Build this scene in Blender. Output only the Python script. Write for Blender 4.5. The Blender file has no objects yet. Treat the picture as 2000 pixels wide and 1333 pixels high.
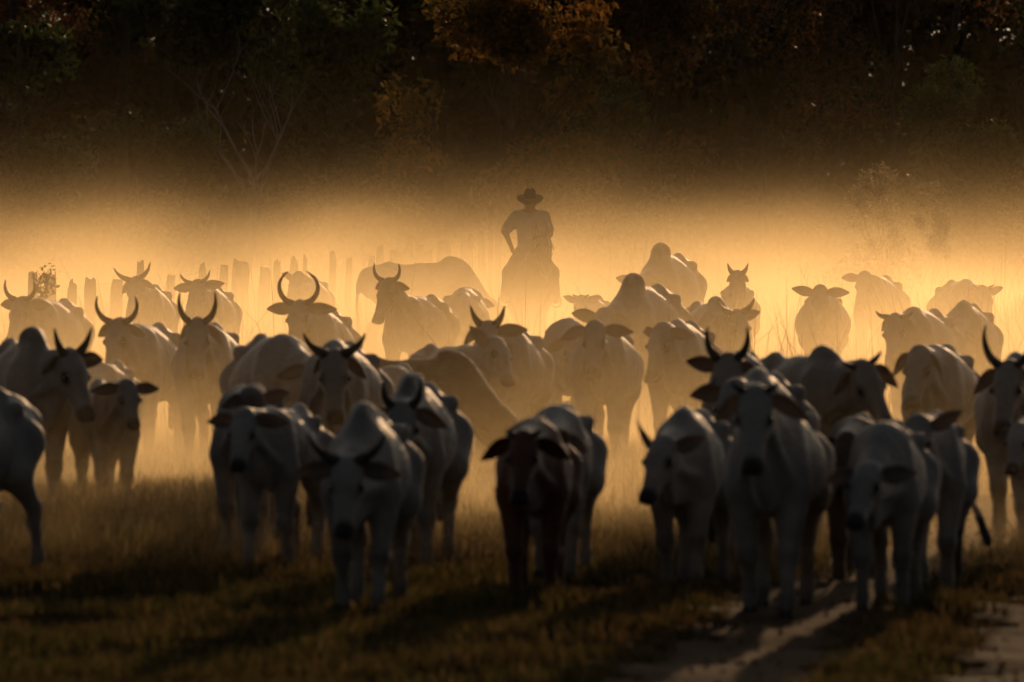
import bpy, math, random
import numpy as np
from mathutils import Vector, Matrix

random.seed(7)
rng = np.random.default_rng(7)
R = math.radians
scene = bpy.context.scene
COL = scene.collection

# ------------------------------------------------------------------ camera
CAM_H = 2.36
FOCAL_PX = 300.0 / 36.0 * 2000.0            # 300 mm lens on a 36 mm sensor
HORIZON = 386.0
cam_d = bpy.data.cameras.new('camera')
cam = bpy.data.objects.new('camera', cam_d)
COL.objects.link(cam)
cam.location = (0, 0, CAM_H)
cam.rotation_euler = (R(90) - math.atan((666.5 - HORIZON) / FOCAL_PX), 0, 0)
cam_d.lens = 300
cam_d.sensor_width = 36
cam_d.clip_start = 0.5
cam_d.clip_end = 2000
cam_d.dof.use_dof = True
cam_d.dof.focus_distance = 119
cam_d.dof.aperture_fstop = 5.0
scene.camera = cam

# ------------------------------------------------------------------ light
SUN_AZ, SUN_EL = 7.5, 8.5                  # degrees right of the view axis, above the horizon
world = bpy.data.worlds.new('World')
scene.world = world
world.use_nodes = True
wn = world.node_tree
wn.nodes.clear()
sky = wn.nodes.new('ShaderNodeTexSky')
sky.sky_type = 'NISHITA'
sky.sun_disc = False
sky.sun_elevation = R(SUN_EL)
sky.sun_rotation = R(SUN_AZ)
sky.dust_density = 6.0
sky.air_density = 0.8
sky.ozone_density = 0.0
bg = wn.nodes.new('ShaderNodeBackground')
bg.inputs['Strength'].default_value = 0.075
wo = wn.nodes.new('ShaderNodeOutputWorld')
hs = wn.nodes.new('ShaderNodeHueSaturation')      # dusty evening air: a paler sky
hs.inputs['Saturation'].default_value = 0.6
wn.links.new(sky.outputs[0], hs.inputs['Color'])
wn.links.new(hs.outputs[0], bg.inputs[0])
wn.links.new(bg.outputs[0], wo.inputs[0])

sun_d = bpy.data.lights.new('sun', 'SUN')
sun_d.energy = 4.3
sun_d.angle = R(0.6)
sun_d.color = (1.0, 0.60, 0.30)
sun = bpy.data.objects.new('sun', sun_d)
COL.objects.link(sun)
to_sun = Vector((math.sin(R(SUN_AZ)) * math.cos(R(SUN_EL)), math.cos(R(SUN_AZ)) * math.cos(R(SUN_EL)), math.sin(R(SUN_EL))))
sun.rotation_euler = to_sun.to_track_quat('Z', 'Y').to_euler()

scene.view_settings.view_transform = 'Standard'
scene.view_settings.look = 'None'
scene.view_settings.exposure = -1.25
scene.view_settings.gamma = 1.0
scene.view_settings.use_curve_mapping = False
scene.render.engine = 'CYCLES'
cy = scene.cycles
cy.use_denoising = True
cy.max_bounces = 3
cy.diffuse_bounces = 2
cy.glossy_bounces = 1
cy.transmission_bounces = 2
cy.volume_bounces = 0
cy.transparent_max_bounces = 4
cy.volume_step_rate = 0.75
cy.use_adaptive_sampling = True
cy.adaptive_threshold = 0.045
cy.volume_max_steps = 256
cy.sample_clamp_indirect = 4.0

# ------------------------------------------------------------------ helpers
def tag(o, label=None, cat=None, group=None, kind=None):
    if label: o['label'] = label
    if cat: o['category'] = cat
    if group: o['group'] = group
    if kind: o['kind'] = kind
    return o

def empty(name, loc, rz=0.0, scale=1.0):
    o = bpy.data.objects.new(name, None)
    o.empty_display_size = 0.2
    COL.objects.link(o)
    o.location = loc
    o.rotation_euler = (0, 0, rz)
    o.scale = (scale,) * 3
    return o

def mesh_data(name, verts, faces, smooth=True, colors=None, cname='hide'):
    """verts (n,3); faces list of tuples or an (m,k) array."""
    me = bpy.data.meshes.new(name)
    verts = np.asarray(verts, dtype=np.float32)
    if isinstance(faces, np.ndarray):
        m, k = faces.shape
        me.vertices.add(len(verts))
        me.vertices.foreach_set('co', verts.ravel())
        me.loops.add(m * k)
        me.loops.foreach_set('vertex_index', faces.astype(np.int32).ravel())
        me.polygons.add(m)
        me.polygons.foreach_set('loop_start', np.arange(0, m * k, k, dtype=np.int32))
        me.polygons.foreach_set('loop_total', np.full(m, k, dtype=np.int32))
        me.update(calc_edges=True)
    else:
        me.from_pydata([tuple(map(float, v)) for v in verts], [], faces)
        me.update()
    if smooth:
        me.polygons.foreach_set('use_smooth', np.ones(len(me.polygons), dtype=bool))
    if colors is not None:
        at = me.color_attributes.new(cname, 'FLOAT_COLOR', 'POINT')
        c = np.ones((len(verts), 4), dtype=np.float32)
        c[:, :3] = colors
        at.data.foreach_set('color', c.ravel())
    me.validate()
    return me

def obj(name, me, mat=None, parent=None):
    o = bpy.data.objects.new(name, me)
    COL.objects.link(o)
    if mat is not None and len(me.materials) == 0:
        me.materials.append(mat)
    if parent is not None:
        o.parent = parent
    return o

def tube(pts, radii, n=8, cap=True):
    """tapered tube along points -> verts, faces"""
    pts = [Vector(p) for p in pts]
    V, F = [], []
    up = Vector((0.31, 0.22, 0.93))
    for i, p in enumerate(pts):
        t = (pts[min(i + 1, len(pts) - 1)] - pts[max(i - 1, 0)]).normalized()
        a = t.cross(up)
        if a.length < 1e-3: a = t.cross(Vector((1, 0, 0)))
        a.normalize()
        b = t.cross(a)
        for k in range(n):
            th = 2 * math.pi * k / n
            V.append(p + (a * math.cos(th) + b * math.sin(th)) * radii[i])
    for i in range(len(pts) - 1):
        for k in range(n):
            k2 = (k + 1) % n
            F.append((i * n + k, i * n + k2, (i + 1) * n + k2, (i + 1) * n + k))
    if cap:
        F.append(tuple(range(n - 1, -1, -1)))
        F.append(tuple(range((len(pts) - 1) * n, len(pts) * n)))
    return V, F

def join(parts):
    V, F = [], []
    for v, f in parts:
        o = len(V)
        V += list(v)
        F += [tuple(i + o for i in q) for q in f]
    return V, F

def wob(x, y, s=1.0):
    """cheap smooth noise, about -1..1"""
    x = np.asarray(x) * s; y = np.asarray(y) * s
    return (np.sin(x * 1.0 + 1.7 * np.sin(y * 0.7 + 0.4)) * np.cos(y * 1.13 + 1.3 * np.sin(x * 0.53 + 2.1))
            + 0.5 * np.sin(2.3 * x + 1.1 * y + 0.9) * np.cos(2.9 * y - 0.7 * x + 1.9)
            + 0.25 * np.sin(5.1 * x - 3.3 * y) * np.cos(4.3 * y + 2.9 * x)) / 1.4

def sstep(a, b, x):
    t = np.clip((np.asarray(x, dtype=float) - a) / (b - a), 0, 1)
    return t * t * (3 - 2 * t)

# ------------------------------------------------------------------ materials
def new_mat(name):
    m = bpy.data.materials.new(name)
    m.use_nodes = True
    nt = m.node_tree
    nt.nodes.clear()
    out = nt.nodes.new('ShaderNodeOutputMaterial')
    return m, nt, out

def noise_mat(name, c1, c2, scale=4.0, rough=0.8, bump=0.0, attr=None, sheen=0.0, detail=4.0, translucent=0.0, spec=0.3, bscale=None, tint=None):
    m, nt, out = new_mat(name)
    N, L = nt.nodes, nt.links
    tc = N.new('ShaderNodeTexCoord')
    no = N.new('ShaderNodeTexNoise')
    no.inputs['Scale'].default_value = scale
    no.inputs['Detail'].default_value = detail
    L.new(tc.outputs['Object'], no.inputs['Vector'])
    ramp = N.new('ShaderNodeValToRGB')
    ramp.color_ramp.elements[0].position = 0.3
    ramp.color_ramp.elements[1].position = 0.7
    ramp.color_ramp.elements[0].color = (*c1, 1)
    ramp.color_ramp.elements[1].color = (*c2, 1)
    L.new(no.outputs['Fac'], ramp.inputs[0])
    col = ramp.outputs[0]
    if attr:
        at = N.new('ShaderNodeAttribute')
        at.attribute_name = attr
        mx = N.new('ShaderNodeMix')
        mx.data_type = 'RGBA'; mx.blend_type = 'MULTIPLY'
        mx.inputs[0].default_value = 1.0
        L.new(col, mx.inputs[6]); L.new(at.outputs['Color'], mx.inputs[7])
        col = mx.outputs[2]
    bs = N.new('ShaderNodeBsdfPrincipled')
    bs.inputs['Roughness'].default_value = rough
    bs.inputs['Specular IOR Level'].default_value = spec
    if tint: bs.inputs['Specular Tint'].default_value = (*tint, 1)
    L.new(col, bs.inputs['Base Color'])
    if sheen:
        bs.inputs['Sheen Weight'].default_value = sheen
        bs.inputs['Sheen Roughness'].default_value = 0.4
    if bump:
        bp = N.new('ShaderNodeBump')
        bp.inputs['Strength'].default_value = bump
        bp.inputs['Distance'].default_value = 0.02
        n2 = N.new('ShaderNodeTexNoise')
        n2.inputs['Scale'].default_value = bscale or scale * 3
        n2.inputs['Detail'].default_value = 3
        L.new(tc.outputs['Object'], n2.inputs['Vector'])
        L.new(n2.outputs['Fac'], bp.inputs['Height'])
        L.new(bp.outputs[0], bs.inputs['Normal'])
    surf = bs.outputs[0]
    if translucent:
        tr = N.new('ShaderNodeBsdfTranslucent')
        L.new(col, tr.inputs[0])
        ms = N.new('ShaderNodeMixShader')
        ms.inputs[0].default_value = translucent
        L.new(surf, ms.inputs[1]); L.new(tr.outputs[0], ms.inputs[2])
        surf = ms.outputs[0]
    L.new(surf, out.inputs['Surface'])
    return m

M = {}
M['hide'] = noise_mat('cattle_hide', (0.41, 0.375, 0.335), (0.58, 0.54, 0.49), 5.0, 0.55, 0.8, 'hide', sheen=0.6, bscale=24, spec=0.4)
M['ear'] = noise_mat('ear_skin', (0.40, 0.33, 0.28), (0.5, 0.42, 0.36), 6.0, 0.7, 0.0, 'hide', translucent=0.3)
M['horn'] = noise_mat('horn', (0.035, 0.030, 0.026), (0.10, 0.085, 0.07), 9.0, 0.45, 0.2)
M['eye'] = noise_mat('eye', (0.008, 0.006, 0.005), (0.012, 0.009, 0.008), 6.0, 0.12, spec=0.5)
M['hoof'] = noise_mat('hoof', (0.018, 0.015, 0.013), (0.04, 0.034, 0.03), 12.0, 0.6, 0.3)
M['hair_dark'] = noise_mat('tail_hair', (0.02, 0.016, 0.013), (0.05, 0.04, 0.03), 30.0, 0.7, 0.3)
M['soil'] = noise_mat('soil_ground', (0.030, 0.022, 0.012), (0.060, 0.045, 0.025), 0.9, 0.95, 0.3, detail=8, bscale=9, spec=0.0)
M['track'] = noise_mat('dirt_track', (0.060, 0.038, 0.022), (0.12, 0.078, 0.048), 2.2, 1.0, 0.8, detail=8, bscale=11, spec=0.03, tint=(0.40, 0.27, 0.17))
M['grass'] = noise_mat('grass_blades', (0.75, 0.75, 0.75), (1.0, 1.0, 1.0), 0.7, 0.75, 0.0, 'tint', translucent=0.45)
M['leaf'] = noise_mat('leaves', (1.4, 1.4, 1.4), (2.0, 2.0, 2.0), 0.6, 0.5, 0.0, 'tint', translucent=0.4, spec=0.25)
M['leaf_dark'] = noise_mat('woodland_leaves', (0.7, 0.7, 0.7), (1.0, 1.0, 1.0), 0.6, 0.7, 0.0, 'tint', translucent=0.2, spec=0.08)
M['leaf_autumn'] = noise_mat('autumn_leaves', (1.2, 1.2, 1.2), (1.7, 1.7, 1.7), 0.6, 0.7, 0.0, 'tint', translucent=0.5, spec=0.12)
M['bark'] = noise_mat('bark', (0.045, 0.036, 0.028), (0.10, 0.08, 0.06), 5.0, 0.9, 0.6)
M['bark_pale'] = noise_mat('pale_bark', (0.22, 0.19, 0.16), (0.36, 0.32, 0.28), 3.0, 0.85, 0.4)
M['post'] = noise_mat('weathered_post', (0.07, 0.058, 0.047), (0.17, 0.145, 0.12), 6.0, 0.9, 0.7)
M['wire'] = noise_mat('fence_wire', (0.10, 0.09, 0.08), (0.18, 0.16, 0.14), 20.0, 0.6, spec=0.2)
M['horse'] = noise_mat('horse_coat', (0.045, 0.024, 0.013), (0.075, 0.040, 0.022), 3.0, 0.5, 0.1, sheen=0.2)
M['mane'] = noise_mat('horse_mane', (0.010, 0.008, 0.007), (0.02, 0.016, 0.013), 20.0, 0.6, 0.4)
M['leather'] = noise_mat('saddle_leather', (0.035, 0.018, 0.010), (0.07, 0.036, 0.02), 8.0, 0.5, 0.2)
M['skin'] = noise_mat('skin', (0.22, 0.12, 0.075), (0.27, 0.15, 0.095), 8.0, 0.55, 0.05)
M['shirt'] = noise_mat('shirt_cotton', (0.36, 0.36, 0.37), (0.45, 0.45, 0.46), 7.0, 0.9, 0.5)
M['denim'] = noise_mat('denim', (0.035, 0.042, 0.06), (0.06, 0.07, 0.095), 12.0, 0.9, 0.4)
M['felt'] = noise_mat('hat_felt', (0.045, 0.032, 0.020), (0.075, 0.052, 0.034), 10.0, 0.85, 0.3)
M['hatband'] = noise_mat('hat_band', (0.16, 0.13, 0.10), (0.2, 0.17, 0.13), 10.0, 0.7)

# ------------------------------------------------------------------ terrain
def track_x(y, k):
    """centre line of wheel track k (0 left, 1 right)"""
    y = np.asarray(y, dtype=float)
    return 0.88 + (y - 41.6) * 0.114 + (y - 41.6) ** 2 * 0.00025 + 0.10 * np.sin(y * 0.35 + k) + k * 1.62

def track_w(y, k):
    y = np.asarray(y, dtype=float)
    return 0.56 + 0.07 * np.sin(y * 0.9 + 2 * k) + 0.04 * np.sin(y * 2.7 + k)

def ground_z(x, y):
    x = np.asarray(x, dtype=float); y = np.asarray(y, dtype=float)
    z = 0.035 * wob(x, y, 0.9) + 0.02 * wob(x + 9, y - 4, 2.6)
    z = z + 0.13 * np.exp(-((x + 2.9) / 1.6) ** 2 - ((y - 60.5) / 3.5) ** 2)       # low grassy rise on the left
    z = z + 0.85 * sstep(6.1, 8.6, x) * sstep(78, 96, y) * (1 - sstep(125, 150, y))   # grass bank on the right
    for k in (0, 1):
        e = np.abs(x - track_x(y, k)) / track_w(y, k)
        z = z - 0.05 * np.exp(-e ** 4)
    return z

def build_ground():
    xs = np.unique(np.concatenate([np.linspace(-160, -16, 22), np.arange(-16, 16.01, 0.22), np.linspace(16, 160, 22)]))
    ys = np.unique(np.concatenate([np.linspace(-30, 36, 12), np.arange(36, 90, 0.25), np.arange(90, 180, 1.0), np.linspace(180, 380, 24)]))
    X, Y = np.meshgrid(xs, ys)
    Z = ground_z(X, Y)
    V = np.stack([X.ravel(), Y.ravel(), Z.ravel()], 1)
    nx, ny = len(xs), len(ys)
    i = (np.arange(ny - 1)[:, None] * nx + np.arange(nx - 1)[None, :]).ravel()
    F = np.stack([i, i + 1, i + nx + 1, i + nx], 1)
    o = obj('ground', mesh_data('ground', V, F), M['soil'])
    tag(o, 'dark dry pasture soil under the herd', None, None, 'structure')
    for k in (0, 1):
        V, F = [], []
        yy = np.arange(33, 112, 0.2)
        n = 9
        for j, y in enumerate(yy):
            c, w = float(track_x(y, k)), float(track_w(y, k))
            wl = w * (1 + 0.22 * math.sin(y * 3.1 + k) + 0.2 * math.sin(y * 7.3 + 1))
            wr = w * (1 + 0.22 * math.sin(y * 2.7 + 2 + k) + 0.2 * math.sin(y * 8.1))
            for q in range(n):
                t = q / (n - 1)
                x = c - wl + (wl + wr) * t
                edge = 0.0 if q in (0, n - 1) else 1.0
                V.append((x, y, float(ground_z(x, y)) - 0.02 + 0.032 * edge + 0.004 * math.sin(x * 19 + y * 13)))
        for j in range(len(yy) - 1):
            for q in range(n - 1):
                a = j * n + q
                F.append((a, a + 1, a + n + 1, a + n))
        t = obj('dirt_track', mesh_data('dirt_track', np.array(V), np.array(F)), M['track'])
        tag(t, 'pale bare wheel track of the ranch road' + (', nearer the herd' if k == 0 else ', at the right corner'), None, None, 'structure')

build_ground()

def blades(n, xr, yr, hfun, wfun, tints, keep=None, lean=0.5, seed=1):
    """many curved grass blades as one mesh (three-level strips)"""
    g = np.random.default_rng(seed)
    y = g.uniform(yr[0], yr[1], n)
    x = g.uniform(-1, 1, n)
    x = xr(y, x)
    if keep is not None:
        m = keep(x, y, g.uniform(0, 1, n))
        x, y = x[m], y[m]
    n = len(x)
    h = hfun(x, y, g)
    w = wfun(h, g)
    a = g.uniform(0, 2 * np.pi, n)
    b = g.uniform(0, 2 * np.pi, n)
    ln = np.abs(g.normal(0, lean, n)) * h
    z = ground_z(x, y)
    dx, dy = np.cos(a), np.sin(a)
    lx, ly = np.cos(b) * ln, np.sin(b) * ln
    P = np.zeros((n, 5, 3))
    P[:, 0] = np.stack([x - dx * w, y - dy * w, z - 0.02], 1)
    P[:, 1] = np.stack([x + dx * w, y + dy * w, z - 0.02], 1)
    P[:, 2] = np.stack([x + dx * w * .8 + lx * .35, y + dy * w * .8 + ly * .35, z + h * .55], 1)
    P[:, 3] = np.stack([x - dx * w * .8 + lx * .35, y - dy * w * .8 + ly * .35, z + h * .55], 1)
    P[:, 4] = np.stack([x + lx, y + ly, z + h * np.sqrt(np.clip(1 - (ln / h) ** 2 * .4, .2, 1))], 1)
    base = np.arange(n) * 5
    tri = np.concatenate([np.stack([base, base + 1, base + 2], 1), np.stack([base, base + 2, base + 3], 1), np.stack([base + 3, base + 2, base + 4], 1)])
    tints = np.array(tints)
    ti = g.integers(0, len(tints), n)
    # patches: green and dry grass drift across the field
    patch = wob(x + 3, y, 0.55)
    c = tints[ti] * (0.95 + 0.6 * g.uniform(0, 1, (n, 1)))
    c[:, 1] *= 1 + 0.12 * patch
    C = np.repeat(c, 5, 0)
    return P.reshape(-1, 3), tri, C

def off_track(x, y):
    m = np.ones_like(x, dtype=bool)
    for k in (0, 1):
        m &= np.abs(x - track_x(y, k)) > track_w(y, k) * (0.85 + 0.25 * np.sin(y * 5 + x * 7))
    return m

def build_grass():
    green = [(0.066, 0.056, 0.016), (0.085, 0.066, 0.022), (0.095, 0.066, 0.026), (0.052, 0.050, 0.014)]
    dry = [(0.20, 0.145, 0.065), (0.15, 0.105, 0.045), (0.11, 0.085, 0.03), (0.24, 0.18, 0.09)]
    half = lambda y, u: u * (0.064 * y + 0.9)
    # short sward close to the camera
    def h1(x, y, g): return (0.03 + 0.05 * g.uniform(0, 1, len(x))) * (1 + 0.9 * np.clip(wob(x, y, 1.6), 0, 1) + 1.3 * np.clip(wob(x + 2, y + 7, 4.2) - .35, 0, 1))
    V, F, C = blades(170000, half, (38, 62), h1, lambda h, g: 0.004 + 0.004 * g.uniform(0, 1, len(h)), green + dry[1:3],
                     lambda x, y, u: off_track(x, y) & (u < 0.55 + 0.75 * wob(x, y, 1.1) + 0.3 * wob(x + 5, y, 3.7)), seed=3)
    o = obj('short_grass', mesh_data('short_grass', V, F, False, C, 'tint'), M['grass'])
    tag(o, 'short olive pasture grass in front of the herd', 'grass', None, 'stuff')
    # taller dry grass where the herd walks
    def h2(x, y, g):
        rise = np.exp(-((x + 2.7) / 1.7) ** 2 - ((y - 61) / 4.5) ** 2)
        mid = np.exp(-((x - 0.6) / 2.2) ** 2 - ((y - 70) / 6) ** 2)
        return (0.06 + 0.13 * g.uniform(0, 1, len(x))) * (1 + 0.5 * rise + 0.9 * mid)
    V, F, C = blades(110000, half, (55, 84), h2, lambda h, g: 0.004 + 0.004 * g.uniform(0, 1, len(h)), dry + green[:2],
                     lambda x, y, u: off_track(x, y) & (u < 0.5 + 0.6 * wob(x, y + 5, 0.9)), seed=4)
    o = obj('dry_grass', mesh_data('dry_grass', V, F, False, C, 'tint'), M['grass'])
    tag(o, 'taller dry brown grass between the walking cattle', 'grass', None, 'stuff')
    # far field with tall stalks, thick on the bank at the right
    def h3(x, y, g): return (0.15 + 0.35 * g.uniform(0, 1, len(x)) ** 2)
    V, F, C = blades(60000, half, (84, 165), h3, lambda h, g: 0.005 + 0.005 * g.uniform(0, 1, len(h)), dry,
                     lambda x, y, u: (u < 0.55 + 0.4 * wob(x, y, 0.4)), seed=5)
    o = obj('far_grass', mesh_data('far_grass', V, F, False, C, 'tint'), M['grass'])
    tag(o, 'pale dry grass of the dusty field around the rider', 'grass', None, 'stuff')
    V, F, C = blades(16000, lambda y, u: 7.8 + 2.6 * u, (84, 122), lambda x, y, g: 0.2 + 0.45 * g.uniform(0, 1, len(x)), lambda h, g: 0.004 + 0.004 * g.uniform(0, 1, len(h)), dry, None, seed=6)
    o = obj('bank_grass', mesh_data('bank_grass', V, F, False, C, 'tint'), M['grass'])
    tag(o, 'brown grass covering the low bank at the right edge', 'grass', None, 'stuff')
    # tall thin stalks
    def keep(x, y, u):
        left = np.exp(-((x + 3.6) / 2.6) ** 2) * (y > 100)
        right = np.exp(-((x - 5.6) / 2.2) ** 2) * (y > 85)
        mid = np.exp(-((x - 1.9) / 1.6) ** 2) * (y < 110) * 0.8
        return u < 0.9 * left + 0.9 * right + mid
    V, F, C = blades(2600, half, (75, 150), lambda x, y, g: 0.7 + 1.0 * g.uniform(0, 1, len(x)) ** 1.5, lambda h, g: 0.0035 + 0.003 * g.uniform(0, 1, len(h)), dry, keep, lean=0.35, seed=8)
    o = obj('grass_stalks', mesh_data('grass_stalks', V, F, False, C, 'tint'), M['grass'])
    tag(o, 'tall thin dry grass stalks standing in the dust', 'grass', None, 'stuff')

build_grass()

def build_clods():
    """trampled clods and pebbles scattered on the wheel tracks"""
    g = np.random.default_rng(12)
    ico = np.array([(0, 0, 1), (.9, 0, .1), (.28, .85, .0), (-.72, .52, .15), (-.72, -.52, .0), (.28, -.85, .12), (0, 0, -.8)])
    fc = np.array([(0, 1, 2), (0, 2, 3), (0, 3, 4), (0, 4, 5), (0, 5, 1), (6, 2, 1), (6, 3, 2), (6, 4, 3), (6, 5, 4), (6, 1, 5)])
    V, F = [], []
    n = 900
    for i in range(n):
        y = g.uniform(38, 78); k = i % 2
        x = float(track_x(y, k)) + g.normal(0, .36)
        r = g.uniform(.008, .022) * (2.2 if g.uniform() < .06 else 1)
        a = g.uniform(0, 6.28)
        p = (ico * r * g.uniform(.7, 1.3, (7, 3))) @ rotz0(a)
        V.append(p + np.array([x, y, float(ground_z(x, y)) + .012 + r * .3])); F.append(fc + 7 * i)
    o = obj('clods', mesh_data('clods', np.concatenate(V), np.concatenate(F), False), M['track'])
    tag(o, 'loose clods and pebbles on the wheel tracks', 'clods', None, 'stuff')

def rotz0(a):
    return np.array([[math.cos(a), -math.sin(a), 0], [math.sin(a), math.cos(a), 0], [0, 0, 1.0]])

build_clods()

# ------------------------------------------------------------------ implicit surfaces (one continuous skin per animal)
class Field:
    def __init__(self, lo, hi, vox):
        self.v = vox
        self.lo = np.array(lo, float)
        n = np.ceil((np.array(hi) - self.lo) / vox).astype(int) + 1
        self.ax = [self.lo[i] + vox * np.arange(n[i]) for i in range(3)]
        self.d = np.full(tuple(n), 0.5, dtype=np.float32)

    def _sub(self, lo, hi):
        sl = []
        for i in range(3):
            a = int(np.clip(math.floor((lo[i] - self.lo[i]) / self.v), 0, len(self.ax[i])))
            b = int(np.clip(math.ceil((hi[i] - self.lo[i]) / self.v) + 1, 0, len(self.ax[i])))
            if b <= a: return None
            sl.append(slice(a, b))
        return tuple(sl)

    def _mix(self, sl, d, k):
        a = self.d[sl]
        h = np.maximum(k - np.abs(a - d), 0) / k
        self.d[sl] = np.minimum(a, d) - h * h * k * 0.25

    def cone(self, a, b, ra, rb, k=0.06, sq=(1, 1, 1)):
        """capsule with changing radius; sq squashes it about its own middle"""
        a = np.array(a, float); b = np.array(b, float); sq = np.array(sq, float)
        r = max(ra, rb)
        pad = (r + k) * np.maximum(sq, 1) + 2 * self.v
        sl = self._sub(np.minimum(a, b) - pad, np.maximum(a, b) + pad)
        if sl is None: return
        c = (a + b) / 2
        A = (a - c) / sq; B = (b - c) / sq
        X = ((self.ax[0][sl[0]] - c[0]) / sq[0])[:, None, None]
        Y = ((self.ax[1][sl[1]] - c[1]) / sq[1])[None, :, None]
        Z = ((self.ax[2][sl[2]] - c[2]) / sq[2])[None, None, :]
        ab = B - A
        L2 = float(ab @ ab) + 1e-9
        t = np.clip(((X - A[0]) * ab[0] + (Y - A[1]) * ab[1] + (Z - A[2]) * ab[2]) / L2, 0, 1)
        d = np.sqrt((X - A[0] - t * ab[0]) ** 2 + (Y - A[1] - t * ab[1]) ** 2 + (Z - A[2] - t * ab[2]) ** 2) - (ra + (rb - ra) * t)
        self._mix(sl, d * float(min(1.0, sq.min())), k)

    def ell(self, c, r, k=0.08, rot=None):
        """ellipsoid, rot = 3x3 matrix whose columns are its axes"""
        c = np.array(c, float); r = np.array(r, float)
        pad = (r.max() if rot is not None else r) + k + 2 * self.v
        sl = self._sub(c - pad, c + pad)
        if sl is None: return
        X = (self.ax[0][sl[0]] - c[0])[:, None, None]
        Y = (self.ax[1][sl[1]] - c[1])[None, :, None]
        Z = (self.ax[2][sl[2]] - c[2])[None, None, :]
        if rot is not None:
            q = [X * rot[0][i] + Y * rot[1][i] + Z * rot[2][i] for i in range(3)]
        else:
            q = [X, Y, Z]
        k0 = np.sqrt((q[0] / r[0]) ** 2 + (q[1] / r[1]) ** 2 + (q[2] / r[2]) ** 2)
        k1 = np.sqrt((q[0] / r[0] ** 2) ** 2 + (q[1] / r[1] ** 2) ** 2 + (q[2] / r[2] ** 2) ** 2) + 1e-6
        self._mix(sl, k0 * (k0 - 1) / k1, k)

    def dent(self, c, r, k=0.05):
        c = np.array(c, float); r = np.array(r, float)
        sl = self._sub(c - r - k, c + r + k)
        if sl is None: return
        X = (self.ax[0][sl[0]] - c[0])[:, None, None]
        Y = (self.ax[1][sl[1]] - c[1])[None, :, None]
        Z = (self.ax[2][sl[2]] - c[2])[None, None, :]
        k0 = np.sqrt((X / r[0]) ** 2 + (Y / r[1]) ** 2 + (Z / r[2]) ** 2)
        d = -(k0 - 1) * r.min()
        a = self.d[sl]
        h = np.maximum(k - np.abs(a - d), 0) / k
        self.d[sl] = np.maximum(a, d) + h * h * k * 0.25

    def ribs(self, x0, x1, z0, z1, step, amp):
        X = self.ax[0][:, None, None]; Z = self.ax[2][None, None, :]
        m = np.exp(-((X - (x0 + x1) / 2) / ((x1 - x0) / 2)) ** 4 - ((Z - (z0 + z1) / 2) / ((z1 - z0) / 2)) ** 4)
        self.d += (amp * m * np.sin((X + 0.35 * Z) * 2 * np.pi / step)).astype(np.float32)

    def chain(self, pts, rad, k=0.06, sq=(1, 1, 1)):
        for i in range(len(pts) - 1):
            self.cone(pts[i], pts[i + 1], rad[i], rad[i + 1], k, sq)

    def mesh(self, relax=2):
        """surface nets"""
        d = self.d
        s = d < 0
        c = np.zeros(tuple(n - 1 for n in d.shape), dtype=np.int8)
        corners = [(i, j, k) for i in (0, 1) for j in (0, 1) for k in (0, 1)]
        nx, ny, nz = c.shape
        for i, j, k in corners:
            c += s[i:i + nx, j:j + ny, k:k + nz]
        act = (c > 0) & (c < 8)
        idx = -np.ones(c.shape, dtype=np.int64)
        I = np.argwhere(act)
        idx[act] = np.arange(len(I))
        acc = np.zeros((len(I), 3)); cnt = np.zeros((len(I), 1))
        val = {co: d[I[:, 0] + co[0], I[:, 1] + co[1], I[:, 2] + co[2]] for co in corners}
        for p in corners:
            for ax in range(3):
                if p[ax]: continue
                q = list(p); q[ax] = 1; q = tuple(q)
                a, b = val[p], val[q]
                m = (a < 0) != (b < 0)
                t = np.where(m, a / np.where(m, a - b, 1), 0)
                pt = np.array(p, float)[None, :].repeat(len(I), 0)
                pt[:, ax] = t
                acc += pt * m[:, None]; cnt += m[:, None]
        V = (I + acc / cnt) * self.v + self.lo
        Fs = []
        for ax in range(3):
            u, w = (ax + 1) % 3, (ax + 2) % 3
            lo = [slice(None)] * 3; hi = [slice(None)] * 3
            lo[ax] = slice(0, -1); hi[ax] = slice(1, None)
            a, b = s[tuple(lo)], s[tuple(hi)]
            E = np.argwhere(a != b)
            E = E[(E[:, u] > 0) & (E[:, w] > 0) & (E[:, u] < d.shape[u] - 1) & (E[:, w] < d.shape[w] - 1)]
            inside = a[E[:, 0], E[:, 1], E[:, 2]]
            def cell(du, dw):
                e = E.copy(); e[:, u] -= du; e[:, w] -= dw
                return idx[e[:, 0], e[:, 1], e[:, 2]]
            q = np.stack([cell(1, 1), cell(0, 1), cell(0, 0), cell(1, 0)], 1)
            q[~inside] = q[~inside][:, ::-1]
            Fs.append(q)
        F = np.concatenate(Fs)
        F = F[(F >= 0).all(1)]
        for _ in range(relax):
            S = np.zeros_like(V); n = np.zeros(len(V))
            for i in range(4):
                a, b = F[:, i], F[:, (i + 1) % 4]
                np.add.at(S, a, V[b]); np.add.at(n, a, 1)
            V = V * 0.5 + 0.5 * S / np.maximum(n, 1)[:, None]
        return V, F

def rotz(a):
    c, s = math.cos(a), math.sin(a)
    return np.array([[c, -s, 0], [s, c, 0], [0, 0, 1.0]])

def roty(a):
    c, s = math.cos(a), math.sin(a)
    return np.array([[c, 0, s], [0, 1, 0], [-s, 0, c]])

def rotx(a):
    c, s = math.cos(a), math.sin(a)
    return np.array([[1, 0, 0], [0, c, -s], [0, s, c]])

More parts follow.
